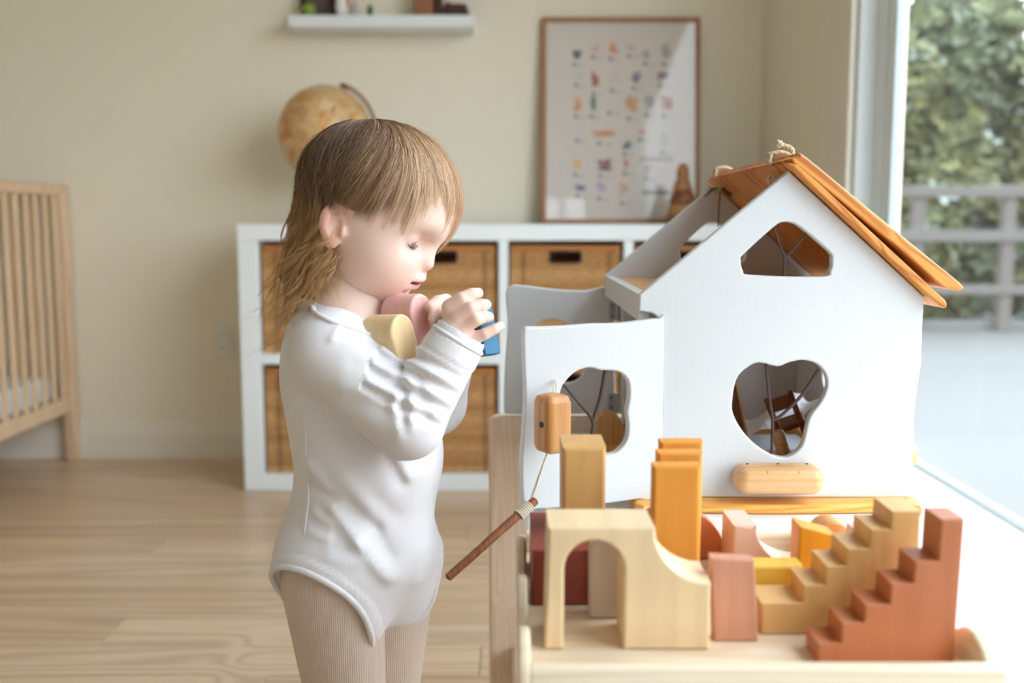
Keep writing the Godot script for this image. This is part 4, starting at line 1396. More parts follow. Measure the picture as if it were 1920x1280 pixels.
func blocks() -> void:
	var f := 0.4872
	var cream := blockmat(rgb8(238, 208, 164), 71)
	var slope := PackedVector2Array([Vector2(0.0222, f), Vector2(0.0245, 0.5727), Vector2(0.0945, 0.5727)])
	for i in 9:
		var a := PI / 2 * i / 8.0
		slope.append(Vector2(0.1345 - 0.0385 * cos(a), 0.5727 - 0.0385 * sin(a)))
	slope.append(Vector2(0.1345, f))
	block("arch_slide_block", "large cream block with an arched opening and a curved slide, front left on the tray", slope, [], -0.708, -0.661, cream, 0.0028)
	# the opening is part of the outline: rebuilt with the doorway cut from below
	var last: MeshInstance3D = get_child(get_child_count() - 1)
	var o := PackedVector2Array([Vector2(0.0222, f), Vector2(0.0352, f)])
	for i in 17:
		var a := PI - PI * i / 16.0
		o.append(Vector2(0.0555 + cos(a) * 0.0203, 0.5435 + sin(a) * 0.0203))
	o.append(Vector2(0.0758, f))
	var rest := slope.slice(3)
	rest.reverse()
	o.append_array(rest)
	o.append(Vector2(0.0945, 0.5727))
	o.append(Vector2(0.0245, 0.5727))
	var g := Geo.new()
	g.ext(o, [], -0.708, -0.661, 0.0022)
	last.mesh = g.mesh(last.position)
	var st := blockmat(rgb8(226, 176, 108), 72)
	block("stair_block", "tan wooden staircase block of six steps in the middle of the tray", V2([0.1759, f, 0.1754, 0.5105, 0.2045, 0.5105, 0.2050, 0.5236, 0.2198, 0.5236, 0.2204, 0.5372, 0.2340, 0.5372, 0.2345, 0.5500, 0.2498, 0.5500, 0.2503, 0.5640, 0.2638, 0.5640, 0.2643, 0.5770, 0.2851, 0.5770, 0.2851, f]), [], -0.724, -0.687, st, 0.0016)
	var rs := blockmat(rgb8(190, 110, 66), 73)
	block("stair_block", "terracotta red staircase block at the front right corner of the tray", V2([0.2018, f, 0.2009, 0.5016, 0.2160, 0.5016, 0.2165, 0.5154, 0.2307, 0.5154, 0.2312, 0.5279, 0.2471, 0.5279, 0.2476, 0.5422, 0.2620, 0.5422, 0.2625, 0.5573, 0.2776, 0.5573, 0.2780, 0.5853, 0.2938, 0.5853, 0.2915, f]), [], -0.668, -0.639, rs, 0.0016)
	block("wedge_block", "dusty terracotta upright block tilted against the cream arch block", V2([0.1405, f, 0.1372, 0.547, 0.1668, 0.5455, 0.1712, f]), [], -0.688, -0.675, blockmat(rgb8(210, 146, 116), 74), 0.0015)
	var red := blockmat(rgb8(146, 62, 46), 75)
	block("red_block", "dark brick-red long block behind the cream arch", V2([0.0152, f, 0.0152, 0.5308, 0.078, 0.5308, 0.078, f]), [], -0.843, -0.742, red, 0.002)
	block("grey_block", "pale grey-beige plank standing behind the arched opening", arch_outline(0.0685, f, 0.0118, 0.0615), [], -0.733, -0.716, blockmat(rgb8(206, 190, 172), 76), 0.002)
	block("tall_block", "tall tan plank standing on end behind the arch, in front of the dollhouse door", V2([0.0400, 0.5310, 0.0397, 0.6013, 0.0740, 0.6013, 0.0738, 0.5310]), [], -0.832, -0.78, blockmat(rgb8(214, 164, 98), 77), 0.0035)
	var says := ["front one of three tall orange planks standing on end in a row", "middle one of three tall orange planks standing on end in a row", "rear one of three tall orange planks standing on end in a row"]
	var om := blockmat(rgb8(228, 150, 52), 78)
	var first := block("orange_plank", says[0], V2([0.1061, f, 0.1061, 0.5950, 0.1421, 0.5950, 0.1421, f]), [], -0.761, -0.745, om, 0.003, Transform3D(), "block", "orange planks on the tray")
	copy(first, first.position + Vector3(0.0095, 0, -0.044), says[1])
	copy(first, first.position + Vector3(0.0178, 0, -0.086), says[2])
	var ring := PackedVector2Array()
	for i in 25:
		var a := PI * i / 24.0
		ring.append(Vector2(0.138 + cos(a) * 0.0475, f + sin(a) * 0.0465))
	for i in 17:
		var a := PI - PI * i / 16.0
		ring.append(Vector2(0.138 + cos(a) * 0.016, f + sin(a) * 0.016))
	block("arch_block", "terracotta half-round arch block right behind the orange planks", ring, [], -0.862, -0.849, blockmat(rgb8(208, 124, 76), 79), 0.0016)
	var pk := PackedVector2Array([Vector2(0.1801, f), Vector2(0.1801, 0.5322), Vector2(0.1985, 0.5322)])
	for i in 9:
		var a := PI / 2 * i / 8.0
		pk.append(Vector2(0.2455 - 0.047 * cos(a), 0.5322 - 0.0375 * sin(a)))
	pk.append(Vector2(0.2465, f))
	block("pink_slide_block", "pale pink quarter-curve slide block near the dollhouse", pk, [], -0.846, -0.80, blockmat(rgb8(240, 200, 178), 80), 0.0016)
	block("yellow_prism", "deep yellow block with a sloping top behind the tan staircase", V2([0.2235, f, 0.2235, 0.5425, 0.2520, 0.5345, 0.2520, f]), [], -0.79, -0.765, blockmat(rgb8(228, 150, 20), 81), 0.0016)
	block("yellow_brick", "bright yellow brick lying behind the lowest step of the tan staircase", V2([0.1795, f, 0.1795, 0.5205, 0.2185, 0.5205, 0.2185, f]), [], -0.758, -0.735, blockmat(rgb8(240, 192, 70), 82), 0.003)
	var sm := PackedVector2Array([Vector2(0.258, f)])
	for i in 17:
		var a := PI - PI * i / 16.0
		sm.append(Vector2(0.2735 + cos(a) * 0.0155, 0.5085 + sin(a) * 0.0155))
	sm.append(Vector2(0.289, f))
	block("round_top_block", "small orange round-topped block peeping over the upper steps of the tan staircase", sm, [], -0.862, -0.835, blockmat(rgb8(232, 158, 92), 83), 0.002)
	block("pink_block", "small pale pink block beside the orange round-topped block", V2([0.2765, f, 0.2785, 0.5285, 0.2885, 0.5285, 0.2905, f]), [], -0.822, -0.80, blockmat(rgb8(232, 196, 184), 84), 0.002)

# ------------------------------------------------------------------ the toddler
const FW := Vector3(0.866, 0, 0.5)      # the way the trunk faces
const RT := Vector3(-0.5, 0, 0.866)     # her right, towards the viewer
const RSH := Vector3(-0.174, 0.651, -0.979)
const RELB := Vector3(-0.0985, 0.5880, -0.945)
const RWR := Vector3(-0.0545, 0.6609, -0.952)
const LSH := Vector3(-0.132, 0.646, -1.10)
const LELB := Vector3(-0.0869, 0.5800, -1.10)
const LWR := Vector3(-0.0612, 0.6489, -1.055)
var folds := []

func trunk(F: Field, grow: float) -> void:
	var B := Basis(FW, Vector3.UP, RT)
	var e := Vector3.ONE * grow
	F.ell(Vector3(-0.1690, 0.6204, -1.045), Vector3(0.068, 0.097, 0.076) + e, 0.02, 0, B)
	F.ell(Vector3(-0.149, 0.535, -1.04), Vector3(0.076, 0.085, 0.080) + e, 0.03, 0, B)
	F.ell(Vector3(-0.1645, 0.436, -1.04), Vector3(0.081, 0.078, 0.085) + e, 0.04, 0, B)
	F.cap(Vector3(-0.173, 0.66, -1.04), Vector3(-0.170, 0.70, -1.04), 0.046 + grow, 0.036 + grow, 0.025)
	F.cap(RSH, LSH, 0.034 + grow, 0.034 + grow, 0.025)

func legs(F: Field, grow: float, kk := 0.012) -> void:
	F.cap(Vector3(-0.183, 0.41, -1.0), Vector3(-0.168, 0.25, -1.0), 0.052 + grow, 0.037 + grow, kk)
	F.cap(Vector3(-0.134, 0.40, -1.075), Vector3(-0.1405, 0.25, -1.075), 0.051 + grow, 0.036 + grow, 0.004)
	F.cap(Vector3(-0.168, 0.25, -1.0), Vector3(-0.176, 0.06, -1.0), 0.036 + grow, 0.024 + grow, 0.01)
	F.cap(Vector3(-0.1405, 0.25, -1.075), Vector3(-0.148, 0.06, -1.075), 0.035 + grow, 0.024 + grow, 0.006)
	for z in [-1.0, -1.075]:
		var x := -0.176 if z > -1.05 else -0.148
		F.cap(Vector3(x - 0.012, 0.026, z), Vector3(x + 0.07, 0.021, z + 0.02), 0.025 + grow, 0.020 + grow, 0.02)

func skin_paint(p: Vector3, _n: Vector3) -> Color:
	return Color(0.87, 0.625, 0.515)

func child() -> void:
	var t := thing("person", "toddler in a white long-sleeved bodysuit and beige tights holding wooden blocks", "person", Vector3(-0.16, 0, -1.04))
	var hx := head_frame()
	# --- skin: trunk and limbs, head and hands, in one mesh
	var F := Field.new()
	trunk(F, -0.0075)
	legs(F, -0.003)
	F.cap(RSH, RELB, 0.032, 0.028, 0.015)
	F.cap(RELB, RWR, 0.025, 0.0182, 0.006)
	F.cap(LSH, LELB, 0.034, 0.029, 0.015)
	F.cap(LELB, LWR, 0.028, 0.019, 0.006)
	F.cap(Vector3(-0.170, 0.69, -1.04), Vector3(-0.152, 0.745, -1.04), 0.034, 0.036, 0.02)
	var g := Geo.new()
	F.nets(g, Vector3(-0.28, -0.01, -1.17), Vector3(-0.02, 0.76, -0.90), 0.009, Transform3D(), skin_paint)
	head(g, hx)
	right_hand(g)
	left_hand(g)
	var sk := mat(Color.WHITE, 0.5, 0.45)
	sk.vertex_color_use_as_albedo = true
	sk.subsurf_scatter_enabled = true
	sk.subsurf_scatter_strength = 0.12
	part("body", g, sk, t, true)
	eyes(t, hx)
	hair(t, hx)
	# --- bodysuit
	F = Field.new()
	trunk(F, 0.0)
	F.cap(Vector3(-0.186, 0.425, -1.0), Vector3(-0.182, 0.385, -1.0), 0.056, 0.056, 0.02)
	F.cap(Vector3(-0.134, 0.42, -1.075), Vector3(-0.135, 0.385, -1.075), 0.055, 0.055, 0.02)
	F.cut(Vector3(-0.176, 0.6905, -1.04), Vector3(0.366, 0.93, 0.0), 0.004)
	var B := Basis(FW, Vector3.UP, RT)
	var mid := Vector3(-0.163, 0.366, -1.04)
	var legcut := [[mid + RT * 0.098 + FW * 0.0, Vector3(0.068, 0.077, 0.083)], [mid - RT * 0.098 + FW * 0.004, Vector3(0.070, 0.077, 0.083)]]
	var Z := Field.new()
	trunk(Z, 0.0)
	Z.cap(Vector3(-0.186, 0.425, -1.0), Vector3(-0.182, 0.385, -1.0), 0.056, 0.056, 0.02)
	Z.cap(Vector3(-0.134, 0.42, -1.075), Vector3(-0.135, 0.385, -1.075), 0.055, 0.055, 0.02)
	for c in legcut:
		F.ell(c[0], c[1], 0.006, 1, B)
	F.cut(Vector3(0, 0.345, 0), Vector3(0, -1, 0), 0.008)
	F.cap(RSH, RELB, 0.0425, 0.0355, 0.012)
	F.cap(RELB, RWR + (RWR - RELB).normalized() * 0.02, 0.0335, 0.0248, 0.004)
	F.cap(LSH, LELB, 0.041, 0.036, 0.012)
	F.cap(LELB, LWR, 0.035, 0.025, 0.008)
	# the sleeve ends at the wrist: everything past it is taken off near the hand
	var wd := (RWR - RELB).normalized()
	F.cap(RWR + wd * 0.042, RWR + wd * 0.1, 0.035, 0.05, 0.003, 1)
	make_folds()
	F.settle = false
	F.disp = func(p: Vector3) -> float: return cloth(p, legcut, B)
	g = Geo.new()
	F.nets(g, Vector3(-0.27, 0.335, -1.165), Vector3(-0.02, 0.715, -0.895), 0.0028)
	var cm := mat(rgb8(233, 229, 230), 0.85, 0.3)
	cm.rim_enabled = true
	cm.rim = 0.25
	cm.heightmap_enabled = true
	cm.heightmap_scale = 0.006
	cm.heightmap_texture = M.noise
	cm.uv1_triplanar = true
	cm.uv1_scale = Vector3.ONE * 12.0
	var suit := part("bodysuit", g, cm, t)
	# neckband
	g = Geo.new()
	var ring := PackedVector3Array()
	var nn := Vector3(0.366, 0.93, 0.0).normalized()
	for i in 41:
		var a := TAU * i / 40.0
		var d := (FW * cos(a) + RT * sin(a))
		d = (d - nn * d.dot(nn)).normalized()
		# march outwards to the edge of the cloth
		var r := 0.02
		while r < 0.09 and F.eval(Vector3(-0.176, 0.6905, -1.04) + d * r - nn * 0.006) < 0.0:
			r += 0.001
		ring.append(Vector3(-0.176, 0.6905, -1.04) + d * (r - 0.001) - nn * 0.0045)
	g.tube(ring, PackedFloat32Array([0.0042]), 8, 0.5)
	part("neckband", g, cm, suit)
	# bindings round the leg openings and the cuff
	for c in legcut:
		var lp := PackedVector3Array()
		for i in 72:
			var a := TAU * i / 71.0
			var s := -0.99
			while s < 0.99:
				var k := sqrt(1.0 - s * s)
				var p: Vector3 = c[0] + FW * (cos(a) * k * c[1].x) + Vector3.UP * (sin(a) * k * c[1].y) + RT * (s * c[1].z * (1.0 if c[0].z > -1.04 else -1.0))
				if Z.eval(p) > 0.0:
					lp.append(p)
					break
				s += 0.006
		g = Geo.new()
		if lp.size() > 8:
			lp.append(lp[0])
			g.tube(lp, PackedFloat32Array([0.0034]), 8)
			part("leg_binding", g, cm, suit)
	g = Geo.new()
	var cr := PackedVector3Array()
	var c1 := wd.cross(Vector3.UP).normalized()
	var c2 := wd.cross(c1)
	for i in 33:
		var a := TAU * i / 32.0
		cr.append(RWR + wd * 0.0065 + (c1 * cos(a) + c2 * sin(a)) * 0.0258)
	g.tube(cr, PackedFloat32Array([0.0022]), 8)
	part("cuff_edge", g, cm, suit)
	# side seam
	g = Geo.new()
	var seam := []
	for q in [[-0.2035, 0.585], [-0.203, 0.55], [-0.2015, 0.51], [-0.2035, 0.475], [-0.207, 0.44]]:
		var p := Vector3(q[0], q[1], -0.90)
		while p.z > -1.06 and F.eval(p) > 0.0004:
			p.z -= 0.0008
		seam.append(p)
	g.tube(path3(seam, 6), PackedFloat32Array([0.0011]), 6)
	part("side_seam", g, cm, suit)
	# --- tights
	F = Field.new()
	trunk(F, -0.0025)
	legs(F, 0.0)
	F.cut(Vector3(0, 0.47, 0), Vector3(0, 1, 0), 0.004)
	g = Geo.new()
	F.nets(g, Vector3(-0.28, -0.012, -1.16), Vector3(-0.05, 0.475, -0.92), 0.0065)
	var tm := mat(rgb8(216, 196, 180), 0.9, 0.2)
	var rib := Image.create(64, 8, false, Image.FORMAT_RGB8)
	for y in 8:
		for x in 64:
			var v := 0.5 + 0.5 * sin(x / 8.0 * TAU)
			rib.set_pixel(x, y, Color(v, v, v))
	tm.heightmap_enabled = true
	tm.heightmap_scale = 0.035
	tm.heightmap_texture = ImageTexture.create_from_image(rib)
	tm.uv1_triplanar = true
	tm.uv1_scale = Vector3.ONE * 62.0
	tm.uv1_triplanar_sharpness = 8.0
	tm.rim_enabled = true
	tm.rim = 0.2
	part("tights", g, tm, t)
	held()

func make_folds() -> void:
	# [from, to, half width, height, depth from which it shows]: soft ridges and grooves on her right side
	folds = [
		[Vector2(-0.0985, 0.6377), Vector2(-0.1085, 0.6106), 0.0051, 0.0032, -0.962],
		[Vector2(-0.1085, 0.6106), Vector2(-0.1035, 0.5834), 0.0065, 0.0027, -0.962],
		[Vector2(-0.1010, 0.6293), Vector2(-0.0990, 0.5958), 0.0043, -0.0032, -0.962],
		[Vector2(-0.0932, 0.6323), Vector2(-0.0917, 0.5908), 0.0058, 0.0023, -0.962],
		[Vector2(-0.0869, 0.6342), Vector2(-0.0780, 0.5958), 0.0051, -0.0018, -0.962],
		[Vector2(-0.1555, 0.6229), Vector2(-0.1141, 0.6278), 0.0087, 0.0025, -0.962],
		[Vector2(-0.1485, 0.6106), Vector2(-0.1096, 0.6057), 0.0101, -0.0023, -0.962],
		[Vector2(-0.1682, 0.6694), Vector2(-0.1542, 0.6936), 0.0043, 0.0020, -0.962],
		[Vector2(-0.1470, 0.6888), Vector2(-0.1305, 0.6645), 0.0087, -0.0023, -0.962],
		[Vector2(-0.1454, 0.6450), Vector2(-0.1261, 0.6401), 0.0087, -0.0018, -0.962],
		[Vector2(-0.1302, 0.6840), Vector2(-0.1091, 0.6401), 0.0058, 0.0014, -0.962],
		[Vector2(-0.1770, 0.4992), Vector2(-0.1492, 0.4673), 0.0065, 0.0040, -1.030],
		[Vector2(-0.1492, 0.4673), Vector2(-0.1207, 0.4277), 0.0080, 0.0045, -1.030],
		[Vector2(-0.1573, 0.5035), Vector2(-0.1345, 0.4769), 0.0072, -0.0027, -1.030],
		[Vector2(-0.1345, 0.4769), Vector2(-0.1204, 0.4475), 0.0072, -0.0023, -1.030],
		[Vector2(-0.1645, 0.5299), Vector2(-0.1393, 0.5008), 0.0101, 0.0027, -1.030],
		[Vector2(-0.1154, 0.5535), Vector2(-0.1018, 0.5272), 0.0072, 0.0032, -1.030],
		[Vector2(-0.1230, 0.5535), Vector2(-0.1091, 0.5220), 0.0072, -0.0032, -1.030],
		[Vector2(-0.0883, 0.4449), Vector2(-0.0964, 0.4126), 0.0072, 0.0023, -1.030],
		[Vector2(-0.2003, 0.5404), Vector2(-0.1827, 0.5193), 0.0072, 0.0027, -1.030],
		[Vector2(-0.1981, 0.5220), Vector2(-0.1793, 0.5114), 0.0058, -0.0027, -1.030],
		[Vector2(-0.1936, 0.4929), Vector2(-0.1783, 0.4849), 0.0058, 0.0027, -1.030],
		[Vector2(-0.1992, 0.4769), Vector2(-0.1801, 0.4716), 0.0058, 0.0023, -1.030],
		[Vector2(-0.1763, 0.4556), Vector2(-0.1505, 0.4475), 0.0072, 0.0018, -1.030],
		[Vector2(-0.1340, 0.5088), Vector2(-0.1163, 0.4876), 0.0087, -0.0018, -1.030],
	]

func cloth(p: Vector3, legcut: Array, B: Basis) -> float:
	var d := 0.0
	var p2 := Vector2(p.x, p.y)
	for f in folds:
		if p.z < f[4]:
			continue
		var fa: Vector2 = f[0]
		var ab: Vector2 = f[1] - fa
		var t := clampf((p2 - fa).dot(ab) / ab.length_squared(), 0, 1)
		var q: float = (p2 - fa - ab * t).length() / f[2]
		if q < 2.6:
			d -= f[3] * exp(-q * q) * smoothstep(f[4], f[4] + 0.02, p.z)
	# gathers across the right forearm, deepest on the inside of the elbow
	var ax := RWR - RELB
	var u := (p - RELB).dot(ax) / ax.length_squared()
	var off := p - RELB - ax * u
	if u > 0.0 and u < 1.05 and off.length() < 0.06:
		var inner := clampf(0.55 + 0.6 * off.normalized().dot(Vector3(-0.72, 0.45, 0.53)), 0.0, 1.0)
		var bend := off.normalized().dot(Vector3(-0.5, -0.2, -0.8)) * 0.06
		if u < 0.82:
			d -= 0.0034 * inner * sin((u + bend) * TAU * 5.2 + 0.9) * smoothstep(0.0, 0.2, u) * smoothstep(0.86, 0.72, u)
		elif u > 0.84:
			d -= 0.0012 * smoothstep(0.84, 0.87, u)
	# bound edge round each leg opening
	for c in legcut:
		var q: Vector3 = (B.transposed() * (p - c[0])) / c[1]
		var k := q.length()
		if k < 1.16 and k > 0.9:
			d -= 0.0012 * smoothstep(1.15, 1.12, k)
	return d

func head_frame() -> Transform3D:
	var ya := deg_to_rad(12.0)
	var pi_ := deg_to_rad(-25.0)
	var f := Vector3(cos(ya) * cos(pi_), sin(pi_), sin(ya) * cos(pi_))
	var r := Vector3(-sin(ya), 0, cos(ya))
	var up := r.cross(f)
	return Transform3D(Basis(f, up, r), Vector3(-0.141, 0.7966, -1.04))

# the head in its own frame: x forwards, y up, z to her right, centimetres
func head_field() -> Field:
	var H := Field.new()
	H.u = 0.01
	H.ell(Vector3(0.2, 0.9, 0), Vector3(7.6, 6.9, 6.5))
	H.ell(Vector3(4.6, 1.3, 0), Vector3(3.6, 3.7, 4.6), 2.0)
	H.ell(Vector3(2.6, -3.4, 0), Vector3(4.7, 4.6, 5.1), 2.5)
	for s in [-1.0, 1.0]:
		H.ell(Vector3(4.0, -4.5, 2.9 * s), Vector3(2.5, 2.4, 2.4), 2.0)
	H.ell(Vector3(2.0, -6.3, 0), Vector3(3.9, 2.3, 4.2), 2.5)
	H.ell(Vector3(5.0, -7.45, 0), Vector3(1.45, 1.35, 1.8), 1.6)
	H.ell(Vector3(5.9, -5.3, 0), Vector3(1.75, 1.6, 2.2), 1.6)
	for s in [-1.0, 1.0]:
		H.ell(Vector3(7.05, -1.35, 2.6 * s), Vector3(1.0, 0.85, 1.4), 1.9, 1)
	# eyelids over the ball, with the slit left open below
	for s in [-1.0, 1.0]:
		H.ell(Vector3(5.15, -1.0, 2.75 * s), Vector3(1.38, 1.2, 1.5), 0.5)
	# nose
	H.cap(Vector3(6.35, -1.15, 0), Vector3(7.25, -2.75, 0), 0.62, 0.72, 0.9)
	H.ell(Vector3(7.62, -3.2, 0), Vector3(0.72, 0.66, 0.78), 0.5)
	for s in [-1.0, 1.0]:
		H.ell(Vector3(7.0, -3.5, 0.78 * s), Vector3(0.62, 0.5, 0.5), 0.3)
		H.ell(Vector3(7.25, -3.98, 0.42 * s), Vector3(0.3, 0.25, 0.2), 0.15, 1)
	# lips and the line between them
	H.ell(Vector3(7.15, -4.85, 0), Vector3(0.9, 0.52, 1.75), 0.5)
	H.ell(Vector3(6.7, -5.85, 0), Vector3(0.9, 0.5, 1.6), 0.4)
	H.ell(Vector3(7.0, -5.36, 0), Vector3(1.2, 0.17, 1.85), 0.2, 1)
	H.ell(Vector3(6.95, -6.55, 0), Vector3(0.7, 0.35, 1.5), 0.6, 1)
	# near ear and far ear
	for s in [-1.0, 1.0]:
		var bs := Basis(Vector3(0, 0, 1), deg_to_rad(20)) * Basis(Vector3(0, 1, 0), deg_to_rad(22 * s))
		H.ell(Vector3(-0.9, -2.7, 6.05 * s), Vector3(1.35, 2.0, 0.6), 0.3, 0, bs)
		H.ell(Vector3(-0.55, -4.3, 5.75 * s), Vector3(0.8, 0.9, 0.5), 0.4, 0, bs)
		H.ell(Vector3(-0.40, -2.8, 6.65 * s), Vector3(0.75, 1.15, 0.75), 0.25, 1, bs)
		H.ell(Vector3(-0.75, -1.7, 6.6 * s), Vector3(0.75, 0.4, 0.4), 0.3, 1, bs)
		H.ell(Vector3(0.3, -3.1, 5.95 * s), Vector3(0.35, 0.6, 0.45), 0.3, 0, bs)
	# neck
	H.cap(Vector3(-1.6, -4.5, 0), Vector3(0.9, -11.4, 0), 3.6, 3.5, 1.2)
	return H

func head(g: Geo, hx: Transform3D) -> void:
	var H := head_field()
	var skin := Color(0.87, 0.625, 0.515)
	var pa := func(p: Vector3, n: Vector3) -> Color:
		var q := p * 100.0
		var c := skin
		# rosy cheek, nose tip, ear and lips
		var k := exp(-(pow((q.x - 4.6) / 2.2, 2) + pow((q.y + 4.6) / 2.0, 2) + pow((absf(q.z) - 4.0) / 2.0, 2)))
		c = c.lerp(Color(0.80, 0.42, 0.35), 0.35 * k)
		k = exp(-(pow((q.x - 7.6) / 0.9, 2) + pow((q.y + 3.3) / 0.7, 2)))
		c = c.lerp(Color(0.80, 0.44, 0.36), 0.4 * k)
		k = smoothstep(5.7, 6.3, absf(q.z)) * smoothstep(1.0, 0.1, q.x) * smoothstep(-5.8, -5.0, q.y)
		c = c.lerp(Color(0.78, 0.36, 0.25), 0.6 * k)
		var lip := pow((q.x - 7.0) / 1.15, 2) + pow((q.y + 5.4) / 0.72, 2) + pow(q.z / 2.0, 2)
		c = c.lerp(Color(0.70, 0.22, 0.21), clampf(1.7 - 1.5 * lip, 0.0, 0.85))
		# eyelid rim
		k = exp(-(pow((q.x - 6.1) / 0.6, 2) + pow((q.y + 1.7) / 0.35, 2) + pow((absf(q.z) - 2.7) / 1.1, 2)))
		c = c.lerp(Color(0.62, 0.36, 0.30), 0.5 * k)
		# scalp under the hair
		var d := (q - Vector3(0.3, 1.0, 0)).normalized()
		var a := Vector3(-0.47, 0.88, 0)
		var psi := acos(clampf(d.dot(a), -1, 1))
		var az := atan2(d.z, d.dot(Vector3(0.88, 0.47, 0)))
		var lim := hairline(absf(az)) - 0.12
		if q.y > -9.0 and psi < lim and not (absf(q.z) > 5.7 and q.y < -0.8 and q.x < 0.8):
			c = c.lerp(Color(0.22, 0.13, 0.07), smoothstep(lim, lim - 0.25, psi))
		return c
	H.nets(g, Vector3(-0.085, -0.118, -0.079), Vector3(0.092, 0.085, 0.079), 0.0023, hx, pa)

# polar angle from the crown at which the hair leaves the skin, by azimuth (0 forwards, PI backwards)
func hairline(az: float) -> float:
	var k := [[0.0, 1.76], [0.6, 1.86], [1.1, 2.06], [1.45, 2.18], [1.65, 2.14], [1.85, 2.0], [2.1, 1.92], [2.5, 2.0], [3.15, 2.3]]
	for i in k.size() - 1:
		if az <= k[i + 1][0]:
			return lerpf(k[i][1], k[i + 1][1], clampf((az - k[i][0]) / (k[i + 1][0] - k[i][0]), 0, 1))
	return 2.3

func eyes(t: Node3D, hx: Transform3D) -> void:
	for s in [1.0, -1.0]:
		# a low almond of the eyeball showing under the lowered lid
		var g := Geo.new()
		g.col = Color(0.62, 0.55, 0.52)
		g.ball(hx * Vector3(0.0529, -0.0133, 0.0275 * s), Vector3(0.0123, 0.0090, 0.0118), hx.basis, 22, 14)
		var at := g.v.size()
		for i in at:
			var q := hx.affine_inverse() * g.v[i]
			var r := Vector2(q.y + 0.0172, q.z - 0.0275 * s).length()
			if q.x > 0.055 and r < 0.0046:
				g.c[i] = Color(0.17, 0.13, 0.12) if r > 0.0019 else Color(0.02, 0.018, 0.018)
		var em := mat(Color.WHITE, 0.12)
		em.vertex_color_use_as_albedo = true
		part("eyeball", g, em, t, true)
		g = Geo.new()
		var H := head_field()
		for k in 13:                              # lashes of the lowered upper lid
			var z: float = (0.0175 + 0.0205 * k / 12.0) * s
			var y := -0.0163 - 0.0028 * sin(PI * k / 12.0)
			var p := Vector3(0.085, y, z)
			while p.x > 0.03 and H.eval(p) > 0.0003:
				p.x -= 0.0006
			var o := hx * p
			g.tube(PackedVector3Array([o, o + hx.basis * Vector3(0.0020, -0.0014, 0.001 * s * (k / 6.0 - 1.0)), o + hx.basis * Vector3(0.0034, -0.0020, 0.002 * s * (k / 6.0 - 1.0))]), PackedFloat32Array([0.00032, 0.00026, 0.00014]), 4)
		part("eyelashes", g, mat(rgb8(70, 48, 38), 0.6), t)

func right_hand(g: Geo) -> void:
	var F := Field.new()
	var w := RWR
	F.cap(RELB.lerp(w, 0.7), w, 0.021, 0.0175)
	var kn := [Vector3(-0.0584, 0.6986, -0.9460), Vector3(-0.0508, 0.6899, -0.9425), Vector3(-0.0439, 0.6804, -0.9425), Vector3(-0.0371, 0.6679, -0.9470)]
	for k in kn:
		F.cap(w + (k - w) * 0.1, w.lerp(k, 0.92) - Vector3(0, 0, 0.002), 0.0118, 0.0078, 0.006)
	F.cap(w + Vector3(0.002, 0.012, -0.009), Vector3(-0.050, 0.684, -0.957), 0.012, 0.010, 0.006)
	var fingers := [
		[kn[0], Vector3(-0.0467, 0.7059, -0.9430), Vector3(-0.0379, 0.7096, -0.9470), Vector3(-0.0322, 0.7104, -0.9535)],
		[kn[1], Vector3(-0.0382, 0.6972, -0.9390), Vector3(-0.0294, 0.6998, -0.9440), Vector3(-0.0246, 0.6996, -0.9515)],
		[kn[2], Vector3(-0.0333, 0.6868, -0.9390), Vector3(-0.0259, 0.6888, -0.9440), Vector3(-0.0221, 0.6881, -0.9510)],
		[kn[3], Vector3(-0.0255, 0.6728, -0.9430), Vector3(-0.0170, 0.6767, -0.9450), Vector3(-0.0110, 0.6798, -0.9485)]]
	var rad := [[0.0072, 0.0066, 0.0060, 0.0052], [0.0072, 0.0067, 0.0061, 0.0053], [0.0069, 0.0064, 0.0058, 0.0051], [0.0064, 0.0056, 0.0050, 0.0044]]
	for i in 4:
		for j in 3:
			F.cap(fingers[i][j], fingers[i][j + 1], rad[i][j], rad[i][j + 1], 0.0028 if j == 0 else 0.0006)
	# thumb from the side of the palm, pressing on the pink block
	F.cap(w + Vector3(0.0005, 0.010, -0.009), Vector3(-0.0623, 0.6878, -0.966), 0.0112, 0.0078, 0.004)
	F.cap(Vector3(-0.0623, 0.6878, -0.966), Vector3(-0.0685, 0.6882, -0.962), 0.0076, 0.0066, 0.001)
	F.cap(Vector3(-0.0685, 0.6882, -0.962), Vector3(-0.0742, 0.6862, -0.958), 0.0066, 0.0055, 0.001)
	hand_nets(F, g, Vector3(-0.090, 0.640, -0.990), Vector3(-0.001, 0.722, -0.925), [Vector3(-0.0325, 0.7125, -0.9490), Vector3(-0.0245, 0.7020, -0.9470), Vector3(-0.0218, 0.6908, -0.9465), Vector3(-0.0110, 0.6815, -0.9450), Vector3(-0.0745, 0.6880, -0.9530)])

